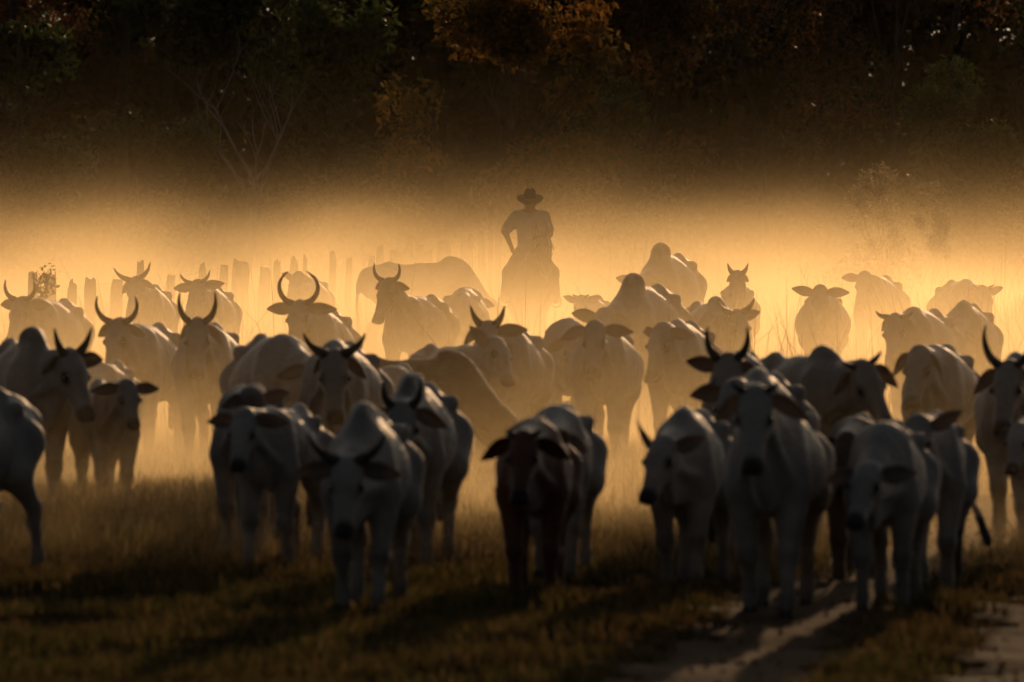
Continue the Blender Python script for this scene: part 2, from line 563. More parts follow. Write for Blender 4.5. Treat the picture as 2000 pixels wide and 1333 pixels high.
# ------------------------------------------------------------------ cattle
HORNS = {   # side, forward/left/up offsets from the poll, and base radius
    'lyre':  ([(0, .065, .02), (0, .135, .05), (-.01, .185, .12), (-.01, .19, .20), (0, .15, .27), (.01, .095, .315)], .036),
    'tall':  ([(0, .07, .02), (0, .125, .07), (0, .155, .14), (0, .165, .21), (0, .155, .285)], .038),
    'curve': ([(0, .07, .02), (0, .14, .05), (0, .19, .11), (0, .205, .18), (0, .19, .25)], .036),
    'wide':  ([(0, .07, .02), (0, .15, .06), (0, .215, .12), (0, .255, .20)], .044),
    'spike': ([(0, .07, .02), (0, .115, .07), (0, .145, .13), (0, .17, .21)], .042),
    'short': ([(0, .075, .02), (0, .125, .045), (0, .16, .085), (0, .18, .13)], .032),
    'stub':  ([(0, .075, .02), (0, .11, .04), (0, .14, .065)], .03),
    'flat':  ([(0, .075, .02), (0, .14, .03), (0, .20, .055), (0, .235, .10)], .034),
}

def ear_mesh(side, length, width, droop, back, fold, col):
    """cupped leaf-shaped ear with thickness, in the head's upright frame"""
    nt, nw = 9, 7
    V = []
    for face in (0, 1):
        for i in range(nt):
            t = i / (nt - 1)
            w = width * (math.sin(math.pi * min(1, t * 0.93 + 0.07)) ** 0.8 * (1 - 0.25 * t) * 0.5 + 0.012)
            if i == nt - 1: w = 0.008
            ang = droop * (0.6 + 0.7 * t)
            px = -back * t * length * 0.8
            py = length * (t * math.cos(ang))
            pz = -length * t * math.sin(ang)
            for j in range(nw):
                u = -1 + 2 * j / (nw - 1)
                cup = (1 - u * u) * 0.35 * w + (0.006 if face else -0.006)
                a = fold
                ox = -cup * math.cos(a) + u * w * math.sin(a)
                oz = u * w * math.cos(a) + cup * math.sin(a)
                V.append((px + ox, side * (py + 0.0), pz + oz))
    F = []
    N = nt * nw
    for i in range(nt - 1):
        for j in range(nw - 1):
            a = i * nw + j
            F.append((a, a + 1, a + nw + 1, a + nw))
            F.append((N + a, N + a + nw, N + a + nw + 1, N + a + 1))
    for i in range(nt - 1):
        a = i * nw
        F.append((a, a + nw, N + a + nw, N + a))
        a = i * nw + nw - 1
        F.append((a, N + a, N + a + nw, a + nw))
    return mesh_data('ear', np.array(V), F, True, np.tile(np.array(col), (len(V), 1)))

def hoof_mesh():
    parts = []
    for s in (-1, 1):
        V, F = [], []
        for z, g in ((0.0, 1.0), (0.03, 0.95), (0.075, 0.72)):
            for k in range(10):
                th = 2 * math.pi * k / 10
                V.append((0.015 + 0.062 * g * math.cos(th) - z * 0.35, s * 0.026 + 0.026 * g * math.sin(th), z))
        for r in (0, 10):
            for k in range(10):
                k2 = (k + 1) % 10
                F.append((r + k, r + k2, r + 10 + k2, r + 10 + k))
        F.append(tuple(range(9, -1, -1))); F.append(tuple(range(20, 30)))
        parts.append((V, F))
    V, F = join(parts)
    return mesh_data('hoof', np.array([tuple(v) for v in V]), F)

HOOF = hoof_mesh()
HOOF.materials.append(M['hoof'])

def sphere_data(name, r, nu=12, nv=8):
    V = [(0, 0, r)]
    for i in range(1, nv):
        ph = math.pi * i / nv
        for j in range(nu):
            th = 2 * math.pi * j / nu
            V.append((r * math.sin(ph) * math.cos(th), r * math.sin(ph) * math.sin(th), r * math.cos(ph)))
    V.append((0, 0, -r))
    F = [(0, 1 + j, 1 + (j + 1) % nu) for j in range(nu)]
    for i in range(nv - 2):
        for j in range(nu):
            a = 1 + i * nu + j; b = 1 + i * nu + (j + 1) % nu
            F.append((a, a + nu, b + nu, b))
    last = len(V) - 1
    base = 1 + (nv - 2) * nu
    F += [(base + j, last, base + (j + 1) % nu) for j in range(nu)]
    return mesh_data(name, np.array(V), F)

EYE = sphere_data('eye', 0.028)
EYE.materials.append(M['eye'])

def leg_points(front, side, swing, flex, spread):
    """joint positions of one leg; swing > 0 carries the foot forward, flex lifts it"""
    y = side * spread
    if front:
        top = np.array([0.47, side * (spread + 0.02), 0.80])
        a = swing
        knee = top + np.array([math.sin(a) * 0.40 + 0.03, 0, -math.cos(a) * 0.40])
        b = a - flex
        fet = knee + np.array([math.sin(b) * 0.27, 0, -math.cos(b) * 0.27])
        knee[1] = y; fet[1] = y * 0.97
        foot = fet + np.array([0.035 - 0.05 * math.sin(flex), 0, -0.10 * math.cos(flex * 0.7)])
        return [top, knee, fet, foot]
    hip = np.array([-0.66, side * (spread + 0.02), 0.98])
    a = swing
    stifle = np.array([-0.48 + math.sin(a) * 0.18, side * (spread + 0.05), 0.76])
    hock = np.array([-0.80 + math.sin(a) * 0.42, y, 0.49 + 0.05 * abs(math.sin(a))])
    b = a * 0.9 - flex * 0.5
    fet = hock + np.array([math.sin(b) * 0.36 + 0.02, 0, -math.cos(b) * 0.36])
    foot = fet + np.array([0.035, 0, -0.10])
    return [hip, stifle, hock, fet, foot]

CATTLE = []

def cow(X, Y, yaw, label, cat='cow', sc=1.0, fat=1.0, hump=1.0, neck=(8, 0), face=(60, 0, 0), horn=None, hornlen=1.0, horn_tilt=0.0,
        ear=(1.0, 10), ears=None, dewlap=1.0, col=(1, 1, 1), face_col=None, calf=False, gait=0, pose=None, name=None, group='white humped cattle walking in the dusty herd',
        legk=1.0, horn_roll=0.0, tail=0.0, thick_neck=1.0):
    """X, Y: where the chest stands, in metres; yaw: heading, 0 towards the camera, positive to the right.
    neck = (elevation, sideways); face = (down pitch, sideways, roll); all degrees."""
    sc = sc * 0.925
    fat = fat * (0.93 if Y < 63.5 else 0.97)
    vox = 0.023 if Y < 69 else 0.027
    F = Field((-1.25, -0.95, -0.02), (1.75, 0.95, 1.95), vox)
    yb = R(yaw - 90)
    # trunk
    bl = 0.86 if calf else 1.0
    fz = 0.06 if calf else 0.0
    F.ell((0.08 * bl, 0, 1.02), (0.60 * bl, 0.225 * fat, 0.335 - fz), 0.10)
    F.ell((-0.16 * bl, 0, 0.94 + fz), (0.54 * bl, 0.30 * fat, 0.285 - fz * .6), 0.16)
    lowr = 0.17 * min(max(hump - 0.7, 0), 1)
    F.ell((0.45, 0, 1.03 - 0.5 * lowr), (0.30, 0.20 * (0.5 + 0.5 * fat), 0.315 - fz), 0.12)
    F.ell((-0.68 * bl, 0, 1.08), (0.32, 0.205 * (0.6 + 0.4 * fat), 0.235), 0.12)
    F.chain([(-0.90 * bl, 0, 1.25), (-0.55, 0, 1.325), (-0.1, 0, 1.285), (0.42, 0, 1.30)], [.04, .042, .04, .06], 0.10)
    for sd in (-1, 1):
        F.ell((-0.55 * bl, sd * 0.20, 1.24), (0.08, 0.055, 0.05), 0.11)
        F.ell((-0.93 * bl, sd * 0.095, 1.13), (0.06, 0.055, 0.07), 0.10)
        F.cone((0.44, sd * 0.12, 1.24 - lowr), (0.50, sd * 0.165, 0.86), 0.08, 0.115, 0.08)
    if not calf:
        F.ell((-0.44, 0, 0.68), (0.14, 0.11, 0.08), 0.10)
    F.ribs(-0.40, 0.30, 0.84, 1.22, 0.115, 0.006 if fat < 1.1 else 0.004)
    for sd in (-1, 1):
        F.dent((-0.36 * bl, sd * (0.16 + 0.20 * fat), 1.20), (0.17, 0.12, 0.11))
        F.dent((-0.72 * bl, sd * 0.30, 1.26), (0.16, 0.14, 0.10))
    # hump
    if hump > 0:
        hh = 0.16 * hump
        F.ell((0.40, 0, 1.27 + hh * 0.10), (0.17 + 0.06 * hump, 0.065 + 0.02 * hump, hh * .9), 0.05, roty(R(14)))
        if hump > 0.75:
            F.cone((0.42, 0, 1.22), (0.32, 0, 1.22 + hh * 0.74), 0.068 * hump + .028, 0.064 * hump + .026, 0.03)
    # neck and head
    nel, nyw = R(neck[0] + 9), R(neck[1])
    B = np.array([0.56, 0, 1.13 - 0.08 * min(max(hump - 0.6, 0), 1)])
    nl = 0.55 if not calf else 0.50
    P = B + nl * np.array([math.cos(nel) * math.cos(nyw), math.cos(nel) * math.sin(nyw), math.sin(nel)]) + np.array([0, 0, 0.06])
    haz = nyw + R(face[1])
    HR = rotz(haz) @ rotx(R(face[2])) @ roty(R(face[0]))      # head axes: x along the face, z out of the forehead
    UR = rotz(haz) @ rotx(R(face[2])) @ roty(R(min(face[0], 60) - 50) * 0.6)
    H = lambda x, y, z: P + HR @ np.array([x, y, z])
    tk = thick_neck
    F.cone(B + (-0.05, 0, 0.02), P + HR @ np.array([-0.03, 0, -0.07]), 0.21 * tk, 0.115 * tk, 0.10, (1, 0.78, 1))
    F.cone(B + (0.0, 0, -0.12), P + HR @ np.array([0.05, 0, -0.13]), 0.16 * tk, 0.085, 0.10, (1, 0.70, 1))
    hk = 1.0 if not calf else 0.92
    F.ell(H(0.06, 0, -0.015), (0.15 * hk, 0.108, 0.095), 0.05, HR)
    F.ell(H(-0.03, 0, -0.005), (0.06, 0.085, 0.06), 0.05, HR)
    F.cone(H(0.12, 0, -0.01), H(0.43 * hk, 0, -0.02), 0.088, 0.062, 0.05)
    F.cone(H(0.06, 0, -0.10), H(0.37 * hk, 0, -0.07), 0.075, 0.048, 0.06)
    F.ell(H(0.455 * hk, 0, -0.03), (0.06, 0.080, 0.066), 0.05, HR)
    for sd in (-1, 1):
        F.ell(H(0.145, sd * 0.088, 0.012), (0.05, 0.03, 0.03), 0.03, HR)
        F.ell(H(0.10, sd * 0.06, -0.11), (0.10, 0.035, 0.055), 0.05, HR)
        F.ell(H(0.50 * hk, sd * 0.045, 0.0), (0.03, 0.028, 0.03), 0.02, HR)
    # dewlap: a thin hanging fold from throat to brisket
    if dewlap > 0:
        T = P + HR @ np.array([0.10, 0, -0.17])
        K = np.array([0.66, 0, 0.86])
        for t in np.linspace(0.0, 1, 6):
            c = T * (1 - t) + K * t
            sag = 0.10 * math.sin(math.pi * min(1, t * 0.9 + .1)) * dewlap
            F.ell(c + (0, 0.012 * math.sin(9 * t), -sag), (0.10, 0.034, 0.07 + 0.06 * dewlap * math.sin(math.pi * t)), 0.07)
        F.ell((0.62, 0, 0.80), (0.13, 0.05, 0.11 * dewlap), 0.08)
    # loose skin folds down the neck
        for sd in (-1, 1):
            for j in range(3):
                F.cone(P + HR @ np.array([0.02 + .05 * j, sd * 0.075, -0.11]), (0.60 + .02 * j, sd * (0.05 + 0.05 * j), 0.84 + .03 * j), 0.028, 0.032, 0.035)
    # legs
    g = [(.16, -.14, .0, .30, -.16, .12, .25, .0), (-.10, .18, .35, .0, .20, -.14, .0, .2), (.05, -.03, .0, .05, .04, -.06, .0, .05),
         (.24, -.05, .55, .0, -.10, .16, .0, .1), (-.02, .22, .0, .5, .12, -.18, .1, .0)][gait % 5]
    swf = {-1: (g[0], g[2]), 1: (g[1], g[3])}
    swr = {-1: (g[4], g[6]), 1: (g[5], g[7])}
    feet = []
    for sd in (-1, 1):
        p = leg_points(True, sd, swf[sd][0], swf[sd][1], 0.135)
        r = (1.12 if calf else 1.0)
        F.chain([p[0], p[1], p[2], p[3]], [0.118, 0.060 * r, 0.045 * r, 0.050 * r], 0.05)
        F.ell(p[1] + (0.01, 0, 0.0), (0.062 * r, 0.058 * r, 0.075), 0.04)
        feet.append((p[3], swf[sd][1]))
        p = leg_points(False, sd, swr[sd][0], swr[sd][1], 0.135)
        F.chain(p, [0.185, 0.130, 0.058 * r, 0.044 * r, 0.048 * r], 0.06)
        feet.append((p[4], 0.0))
    # tail
    tx = -1.0 * bl
    F.chain([(tx + 0.06, 0, 1.22), (tx, 0.02, 1.08), (tx - 0.02, 0.03 + tail, 0.80), (tx, 0.03 + 1.8 * tail, 0.55), (tx, 0.03 + 2.2 * tail, 0.36)], [.045, .034, .027, .034, .045], 0.03)
    F.d[:, :, 0] = 0.2
    V, Q = F.mesh(2)
    # pigment
    n = len(V)
    C = np.tile(np.array(col, float), (n, 1))
    fc = np.array(face_col if face_col is not None else col, float)
    mz = H(0.485 * hk, 0, -0.02)
    fd = np.linalg.norm(V - H(0.22, 0, -0.03), axis=1)
    C = C + (fc - C) * (1 - sstep(0.22, 0.34, fd))[:, None]
    dark = np.array((0.09, 0.075, 0.07))
    m = 1 - sstep(0.07, 0.125, np.linalg.norm(V - mz, axis=1))
    for sd in (-1, 1):
        m = np.maximum(m, 0.9 * (1 - sstep(0.03, 0.075, np.linalg.norm(V - H(0.15, sd * 0.105, 0.0), axis=1))))
    m = np.maximum(m, 0.55 * (1 - sstep(0.06, 0.30, V[:, 2])))
    m = np.maximum(m, 0.45 * np.exp(-((V[:, 2] - 0.41) / 0.05) ** 2) * (V[:, 0] > 0.2))
    m = np.maximum(m, 0.9 * ((V[:, 0] < tx + 0.06) & (V[:, 2] < 0.55) & (np.abs(V[:, 1]) < 0.10 + 2 * abs(tail)) & (V[:, 0] < tx + .05)))
    C = C * (1 - m[:, None]) + np.array(col) * dark * m[:, None]
    grey = np.clip((V[:, 2] - 1.22) / 0.22, 0, 1) * np.clip(hump - .4, 0, 1.1) * 0.6 * (V[:, 0] > 0) * (V[:, 0] < 0.8)
    C *= (1 - grey[:, None])
    # dust and dung on belly, flanks and legs
    dirt = np.clip(0.5 + 0.8 * wob(V[:, 0] * 5 + 3 * Y, V[:, 2] * 6 + 3 * V[:, 1], 1.3), 0, 1) * np.clip((1.15 - V[:, 2]) / 0.8, 0, 1)
    C *= 1 - dirt[:, None] * np.array([0.30, 0.36, 0.44])
    C *= (0.93 + 0.07 * wob(V[:, 0] * 6 + 9 * X, V[:, 1] * 5 + V[:, 2] * 4, 1.0))[:, None]
    zs = legk
    root_xy = np.array([X, Y]) - rotz(yb)[:2, 0] * 0.46 * sc
    gz = float(ground_z(root_xy[0], root_xy[1]))
    root = empty(name or ('calf' if calf else 'cow'), (root_xy[0], root_xy[1], gz - 0.015), yb, sc)
    root.scale = (sc * 0.92, sc, sc)
    tag(root, label, cat, group)
    obj('body', mesh_data('body', V, Q, True, C), M['hide'], root)
    CATTLE.append(root)
    UP = lambda v: P + HR @ np.array([-0.035, 0, 0.02]) + UR @ np.array(v)
    # ears
    el, dr = ear
    for i, sd in enumerate((-1, 1)):
        e = ears[i] if ears else (el, dr, 0.35, 0.35)
        if e is None: continue
        lng, dp = e[0], e[1]
        bk = e[2] if len(e) > 2 else 0.35
        fo = e[3] if len(e) > 3 else 0.35
        me = ear_mesh(sd, 0.25 * lng, 0.15 * (0.6 + 0.4 * lng), R(dp), bk, fo, np.array(col) * 0.8)
        eo = obj('ear', me, M['ear'], root)
        base = P + HR @ np.array([-0.015, sd * 0.08, -0.02])
        MM = np.eye(4); MM[:3, :3] = UR; MM[:3, 3] = base
        eo.matrix_local = Matrix(MM.tolist())
    # horns
    if horn:
        pts, r0 = HORNS[horn]
        for sd in (-1, 1):
            rr = R(horn_roll)
            pp = []
            for q in pts:
                q = np.array(q) * np.array([1, 1, 1])
                q = np.array([q[0], q[1] * sd, q[2]])
                base = np.array([pts[0][0], pts[0][1] * sd, pts[0][2]])
                q = base + (q - base) * hornlen
                q = rotx(rr) @ roty(R(horn_tilt)) @ q
                pp.append(UP(q))
            # refine with a spline
            fine, rad = [], []
            m_ = len(pp)
            for i in range(m_ - 1):
                p0, p1, p2, p3 = pp[max(i - 1, 0)], pp[i], pp[i + 1], pp[min(i + 2, m_ - 1)]
                for t in (0, .33, .66):
                    fine.append(0.5 * (2 * p1 + (p2 - p0) * t + (2 * p0 - 5 * p1 + 4 * p2 - p3) * t * t + (3 * p1 - p0 - 3 * p2 + p3) * t ** 3))
            fine.append(pp[-1])
            start = P + HR @ np.array([-0.02, sd * 0.05, -0.01])
            fine = [start] + fine
            for i in range(len(fine)):
                t = i / (len(fine) - 1)
                rad.append(r0 * (1 - t) ** 0.75 + 0.003)
            v, f = tube(fine, rad, 10)
            obj('horn', mesh_data('horn', np.array([tuple(a) for a in v]), f), M['horn'], root)
    if Y < 90:
        for sd in (-1, 1):
            e = obj('eye', EYE, None, root)
            e.location = H(0.15, sd * 0.098, 0.012)
    if Y < 63.5:
        for ft, fx in feet:
            h = obj('hoof', HOOF, None, root)
            h.location = (ft[0], ft[1], max(0.0, ft[2] - 0.055))
            h.rotation_euler = (0, fx * 0.9, 0)
    return root

WHITE = (1, 1, 1)
GREY = (0.72, 0.71, 0.72)
TAN = (0.62, 0.50, 0.38)
DUN = (0.26, 0.185, 0.12)
BROWN = (0.27, 0.105, 0.045)

# ---- animals far back in the dust, left half
cow(-5.02, 90.09, -16, 'horned cow at the far left edge, head turned left beside a leafy weed', neck=(6, 0), face=(62, -16, 0), horn='curve', ear=(1.05, 2), fat=1.13, gait=2, hump=.7)
cow(-4.63, 107.53, -6, 'cow with one longer horn in front of a round-topped post, far left', neck=(14, -6), face=(66, -10, 8), horn='wide', hornlen=1.1, ear=(.8, 25), fat=1.13, gait=2, hump=.5)
cow(-3.81, 105.49, -8, 'cow with short outward horns standing between two split fence posts', neck=(10, 0), face=(66, -8, 6), horn='short', hornlen=1.3, ear=(1.1, 0), fat=1.13, gait=4, hump=.4)
cow(-2.98, 121.65, -8, 'cow without visible horns just left of the long side-on bull', neck=(10, 0), face=(62, -25, 0), ears=((1.1, -8), (.6, 20)), gait=0, hump=.7, fat=1.21)
cow(-0.72, 120.77, 90, 'long side-on bull with peaked hump and pale back before the fence posts', cat='bull', sc=1.14, hump=1.15, neck=(-50, 0), face=(50, 0, 0), ear=(.8, 20), fat=1.13, gait=2, name='bull', thick_neck=1.0, col=(.9, .86, .8))
cow(-1.98, 85.03, -10, 'cow with lyre horns that almost meet above its head', neck=(12, -6), face=(60, 0, 0), horn='lyre', hornlen=1.18, ear=(1.25, 2), fat=1.13, gait=2, hump=.4)
cow(-3.39, 76.45, -12, 'cow with thick upswept horns just left of the upright-horned cow, legs fading in dust', neck=(8, -2), face=(66, -12, 0), horn='curve', hornlen=1.12, ear=(.8, 20), fat=1.13, gait=2, hump=.5)
cow(-2.69, 74.40, -4, 'cow with two tall upright horns and round belly, facing the camera', neck=(8, 0), face=(66, 4, 0), horn='tall', hornlen=1.08, ears=((.55, 40), (1.0, 38)), fat=1.25, gait=0, hump=.6)
cow(-3.48, 71.84, -10, 'small hornless calf half hidden behind the thick-horned cow at left', cat='calf', calf=True, sc=.78, hump=.3, neck=(-20, 10), ear=(.9, 20), gait=1)
cow(-1.72, 64.60, 13, 'plain cow with bony hips just left of and behind the stocky horned cow', neck=(-16, 16), face=(55, 10, 0), ear=(1, 10), gait=2, hump=.7, fat=1.15)
cow(-1.29, 61.27, -7, 'stocky horned cow with lowered head in the middle left, dusty flanks', neck=(0, 10), face=(64, 0, 0), horn='wide', hornlen=.92, ears=((.5, 40), (.9, 30)), fat=1.18, gait=1, hump=.9, col=(.8, .74, .68))
cow(-1.23, 96.90, -20, 'dark horned cow looking left in front of the side-on bull', neck=(26, -4), face=(62, -14, 0), horn='curve', hornlen=.95, ears=((.7, 12), (.8, 10)), col=TAN, fat=1.13, gait=2, hump=.3)
cow(-0.54, 102.88, 176, 'cow seen from behind right of the dark horned cow', neck=(-10, 0), gait=2, hump=.4, fat=1.15)
cow(-0.07, 73.75, -8, 'horned young cow beside the gap left of the dusty lane, ear out right', neck=(8, -8), face=(62, 4, 0), horn='spike', hornlen=.95, ears=((.9, 30), (1.1, 0)), fat=0.99, gait=4, hump=.4)
cow(-0.35, 70.62, 24, 'hornless young cow with raised face and dropped left ear, centre', sc=.9, neck=(12, 8), face=(48, 6, -14), ears=((1.05, -22), (.6, 0)), fat=1.03, gait=2, hump=.5)
cow(-0.41, 67.75, 62, 'brown dusky cow side-on with head lowered to graze, centre', sc=.86, neck=(-46, 10), face=(46, 0, 0), ear=(.9, 20), fat=1.13, gait=2, hump=1.15, col=DUN, thick_neck=1.15)
cow(-0.94, 66.67, -6, 'pale calf showing only its back between two larger cattle, centre left', cat='calf', calf=True, sc=.84, hump=.2, neck=(-30, 0), ear=(.8, 30), gait=0)
# ---- animals far back, right half
cow(0.76, 73.75, -6, 'hornless cow with big level ears and round belly, lone in the centre right', sc=.96, neck=(9, 0), face=(64, 0, 0), ears=((1.15, 16), (1.15, 4)), fat=1.29, gait=0, hump=.45, dewlap=1.2)
cow(0.50, 77.88, -2, 'cow half hidden behind the big-eared hornless cow', neck=(-12, 10), ear=(.9, 20), gait=2, hump=.4, fat=1.17)
cow(1.21, 88.65, -18, 'bull with a tall dark dome hump, head lowered, ear out left', cat='bull', name='bull', sc=1.16, hump=1.4, neck=(-14, -8), face=(56, 0, 0), ears=((1.25, -4), (.8, 20)), fat=1.13, gait=4, thick_neck=.98)
cow(2.00, 117.37, -16, 'farthest bull with a broad leaning hump, centre right', cat='bull', name='bull', sc=1.24, hump=1.5, neck=(-16, -6), face=(56, 0, 0), ears=((1.1, -6), (.7, 20)), gait=2, fat=1.18, thick_neck=.98)
cow(0.99, 111.11, -10, 'faint calf nearly lost in the dust left of the dome-humped bull', cat='calf', calf=True, sc=.85, hump=.2, neck=(4, -4), ear=(1, -10), horn='stub', gait=2)
cow(2.89, 109.65, -2, 'small far cow with two thin upright horns, right of centre', sc=.98, neck=(22, 2), face=(66, 0, 0), horn='spike', hornlen=.75, ears=((.4, 30), (.4, 30)), gait=2, hump=.3, fat=1.05)
cow(2.18, 89.61, 14, 'cow with dark round hump and single visible right horn, head turned right', neck=(-2, 6), face=(62, 4, 6), horn='wide', hornlen=.85, ears=((.7, 50), (1.0, -4)), fat=1.13, gait=1, hump=1.15)
cow(1.45, 75.76, -10, 'hornless cow with folded ears standing behind the big-eared one', neck=(4, -6), face=(66, -16, 0), ears=((.6, 0), (.95, 8)), gait=0, hump=.9, fat=1.15)
cow(1.58, 59.52, -6, 'horned dusky cow peering over the dark-backed cow, right of centre', neck=(4, -4), face=(64, 0, 0), horn='tall', hornlen=.9, ears=((1.0, -4), (.7, 20)), gait=2, hump=.8, fat=1.15, col=(.8, .75, .7))
cow(3.65, 100.40, -3, 'hornless cow with ears held straight out, alone in bright dust', neck=(10, -2), face=(66, 0, 0), ears=((1.15, -6), (1.15, 2)), fat=1.23, gait=2, hump=.3)
cow(4.86, 114.94, -14, 'hornless cow with paddle ears and one stepping leg, bright dust at right', sc=1.02, neck=(9, -2), face=(64, -4, 0), ears=((1.15, 2), (.95, 26)), fat=1.19, gait=3, hump=.5)
cow(5.78, 108.23, 10, 'cow partly hidden at far right with small stub horns', neck=(-4, 10), face=(62, 0, 0), horn='stub', hornlen=1.2, ears=((.7, 20), (1.0, -10)), gait=2, hump=.8, fat=1.23)
cow(4.58, 86.81, -10, 'humped cow with lowered head beside the grass bank', neck=(-20, 0), face=(58, 0, 0), ear=(.8, 30), gait=0, hump=1.0, fat=1.11)
cow(3.93, 84.18, -18, 'cow with short flat horns leading the right-hand group', neck=(0, -2), face=(64, 6, 0), horn='flat', hornlen=.8, ears=((.5, 40), (.7, 25)), gait=2, hump=.9, fat=1.21)
cow(3.29, 66.67, -10, 'hornless cow with drooping ears and round belly, right', neck=(4, -6), face=(62, -4, 0), ears=((1.05, 34), (1.0, 52)), fat=1.17, gait=0, hump=.75, sc=.97, dewlap=1.2)
cow(2.23, 59.52, 24, 'large dusky cow with head turned right, dark hump and long hanging ear', neck=(2, 0), face=(60, 2, 12), horn='stub', hornlen=1.5, ears=((.8, 30), (1.25, 30)), gait=2, hump=1.1, fat=1.21, col=(.82, .76, .70))
cow(3.52, 59.52, -4, 'dark cow with one tall curved horn cut by the right edge', neck=(4, -6), face=(62, -6, 0), horn='tall', hornlen=1.15, ears=((1.1, 30), (.8, 20)), gait=3, hump=1.0, col=(.8, .78, .77), fat=1.11)
cow(3.52, 57.47, -12, 'calf mostly outside the right edge of the picture', cat='calf', calf=True, sc=.72, hump=.2, neck=(-8, -10), ear=(.8, 20), gait=1)
# ---- leading animals, left half
cow(-3.41, 61.27, 16, 'cow with two black spike horns and grey hump, left edge', neck=(2, 16), face=(62, 6, 0), horn='spike', hornlen=1.05, ears=((.7, 30), (1.15, 2)), fat=1.13, gait=3, hump=1.35, col=(.85, .8, .76))
cow(-3.64, 52.74, -30, 'dark grey cow cut by the left edge, head outside the picture', sc=.92, neck=(-6, -10), ear=(.9, 20), gait=1, hump=.6, col=GREY, fat=.95)
cow(-2.86, 61.27, 12, 'grey calf with round ears looking at the camera, standing apart at left', cat='calf', calf=True, sc=.75, hump=.3, neck=(6, 8), face=(60, 0, 0), ears=((1.15, 6), (1.15, 4)), fat=.82, gait=3, col=GREY, dewlap=.7)
cow(-1.76, 55.93, -4, 'young cow with dark curled crown behind the pale-faced calf', sc=.88, neck=(2, 14), face=(66, 12, 0), ears=((.7, 20), (1.1, -6)), fat=.84, gait=2, hump=.3, col=GREY, face_col=(.3, .22, .18))
cow(-1.56, 54.47, -14, 'pale-faced calf with wide translucent ears in the front left group', cat='calf', calf=True, sc=.82, hump=.4, neck=(2, -8), face=(62, 8, 0), ears=((1.05, 6), (1.15, 6)), fat=.9, gait=0, col=(.8, .8, .82))
cow(-0.86, 48.59, -5, 'front horned cow with lowered head and wide black horns, left of centre', sc=.90, neck=(-22, -4), face=(60, 4, 0), horn='wide', hornlen=1.05, ears=((1.1, 4), (1.15, 8)), fat=.98, gait=1, hump=1.2, col=(.78, .77, .77), dewlap=1.2)
cow(-0.66, 54.29, -8, 'cow with a dark hump and drooping ear just behind the front horned cow', sc=.93, neck=(-4, 4), face=(60, 6, 0), horn='tall', hornlen=.7, ears=((.8, 20), (1.15, 18)), fat=.92, gait=3, hump=1.25, col=(.72, .71, .71))
# ---- leading animals, right half
cow(0.12, 50.05, -3, 'dark brown young cow with lowered head in the front centre', sc=.85, neck=(-6, -4), face=(58, 0, 0), horn='stub', ears=((1.15, 22), (1.15, 20)), fat=.96, gait=2, hump=.5, col=BROWN, group=None)
cow(0.27, 52.74, -5, 'white young cow with bluish back close behind the brown one', sc=.84, neck=(-14, 4), face=(58, 6, 0), ears=((.8, 20), (.9, 24)), fat=.86, gait=1, hump=.3, col=(.85, .85, .86))
cow(1.03, 51.92, -10, 'slim young cow with pricked ears and pointed hump, front right of centre', sc=.86, neck=(-12, -6), face=(52, -10, 0), ears=((1.05, -42, .1), (.95, -14, .5)), fat=.84, gait=1, hump=.95, col=(.76, .75, .76))
cow(1.47, 48.88, -7, 'big front cow with round black-rimmed ears on the dirt track', sc=.97, neck=(14, -4), face=(62, 4, 0), ears=((1.0, 30), (1.15, 22)), horn='stub', hornlen=1.2, fat=1.12, gait=1, hump=.6, col=(.86, .84, .83), dewlap=1.1)
cow(1.58, 55.56, -10, 'grey-backed cow directly behind the big front cow, ear out left', sc=.96, neck=(2, -8), face=(62, -6, 0), ears=((1.25, 6), (.8, 20)), fat=1.02, gait=2, hump=1.0, col=GREY)
cow(2.15, 53.42, -6, 'dark brown calf behind the front pair at right', cat='calf', calf=True, sc=.84, hump=.4, neck=(-10, -4), face=(60, 0, 0), ears=((.9, 10), (.9, 10)), fat=.85, gait=2, col=(.2, .13, .09), group=None)
cow(2.12, 48.88, -8, 'young cow with hanging head and flat side ears, front right', sc=.86, neck=(-26, -6), face=(44, -4, 0), ears=((1.0, 8), (1.05, -4)), fat=.92, gait=0, hump=.35, col=(.76, .76, .78))
cow(2.52, 51.44, -6, 'calf with a raised round ear trotting behind the hanging-head cow', cat='calf', calf=True, sc=.85, hump=.2, neck=(4, -8), face=(60, 0, 0), ears=((.8, 10), (1.1, -18)), fat=.84, gait=4, col=(.76, .76, .78), tail=.16)

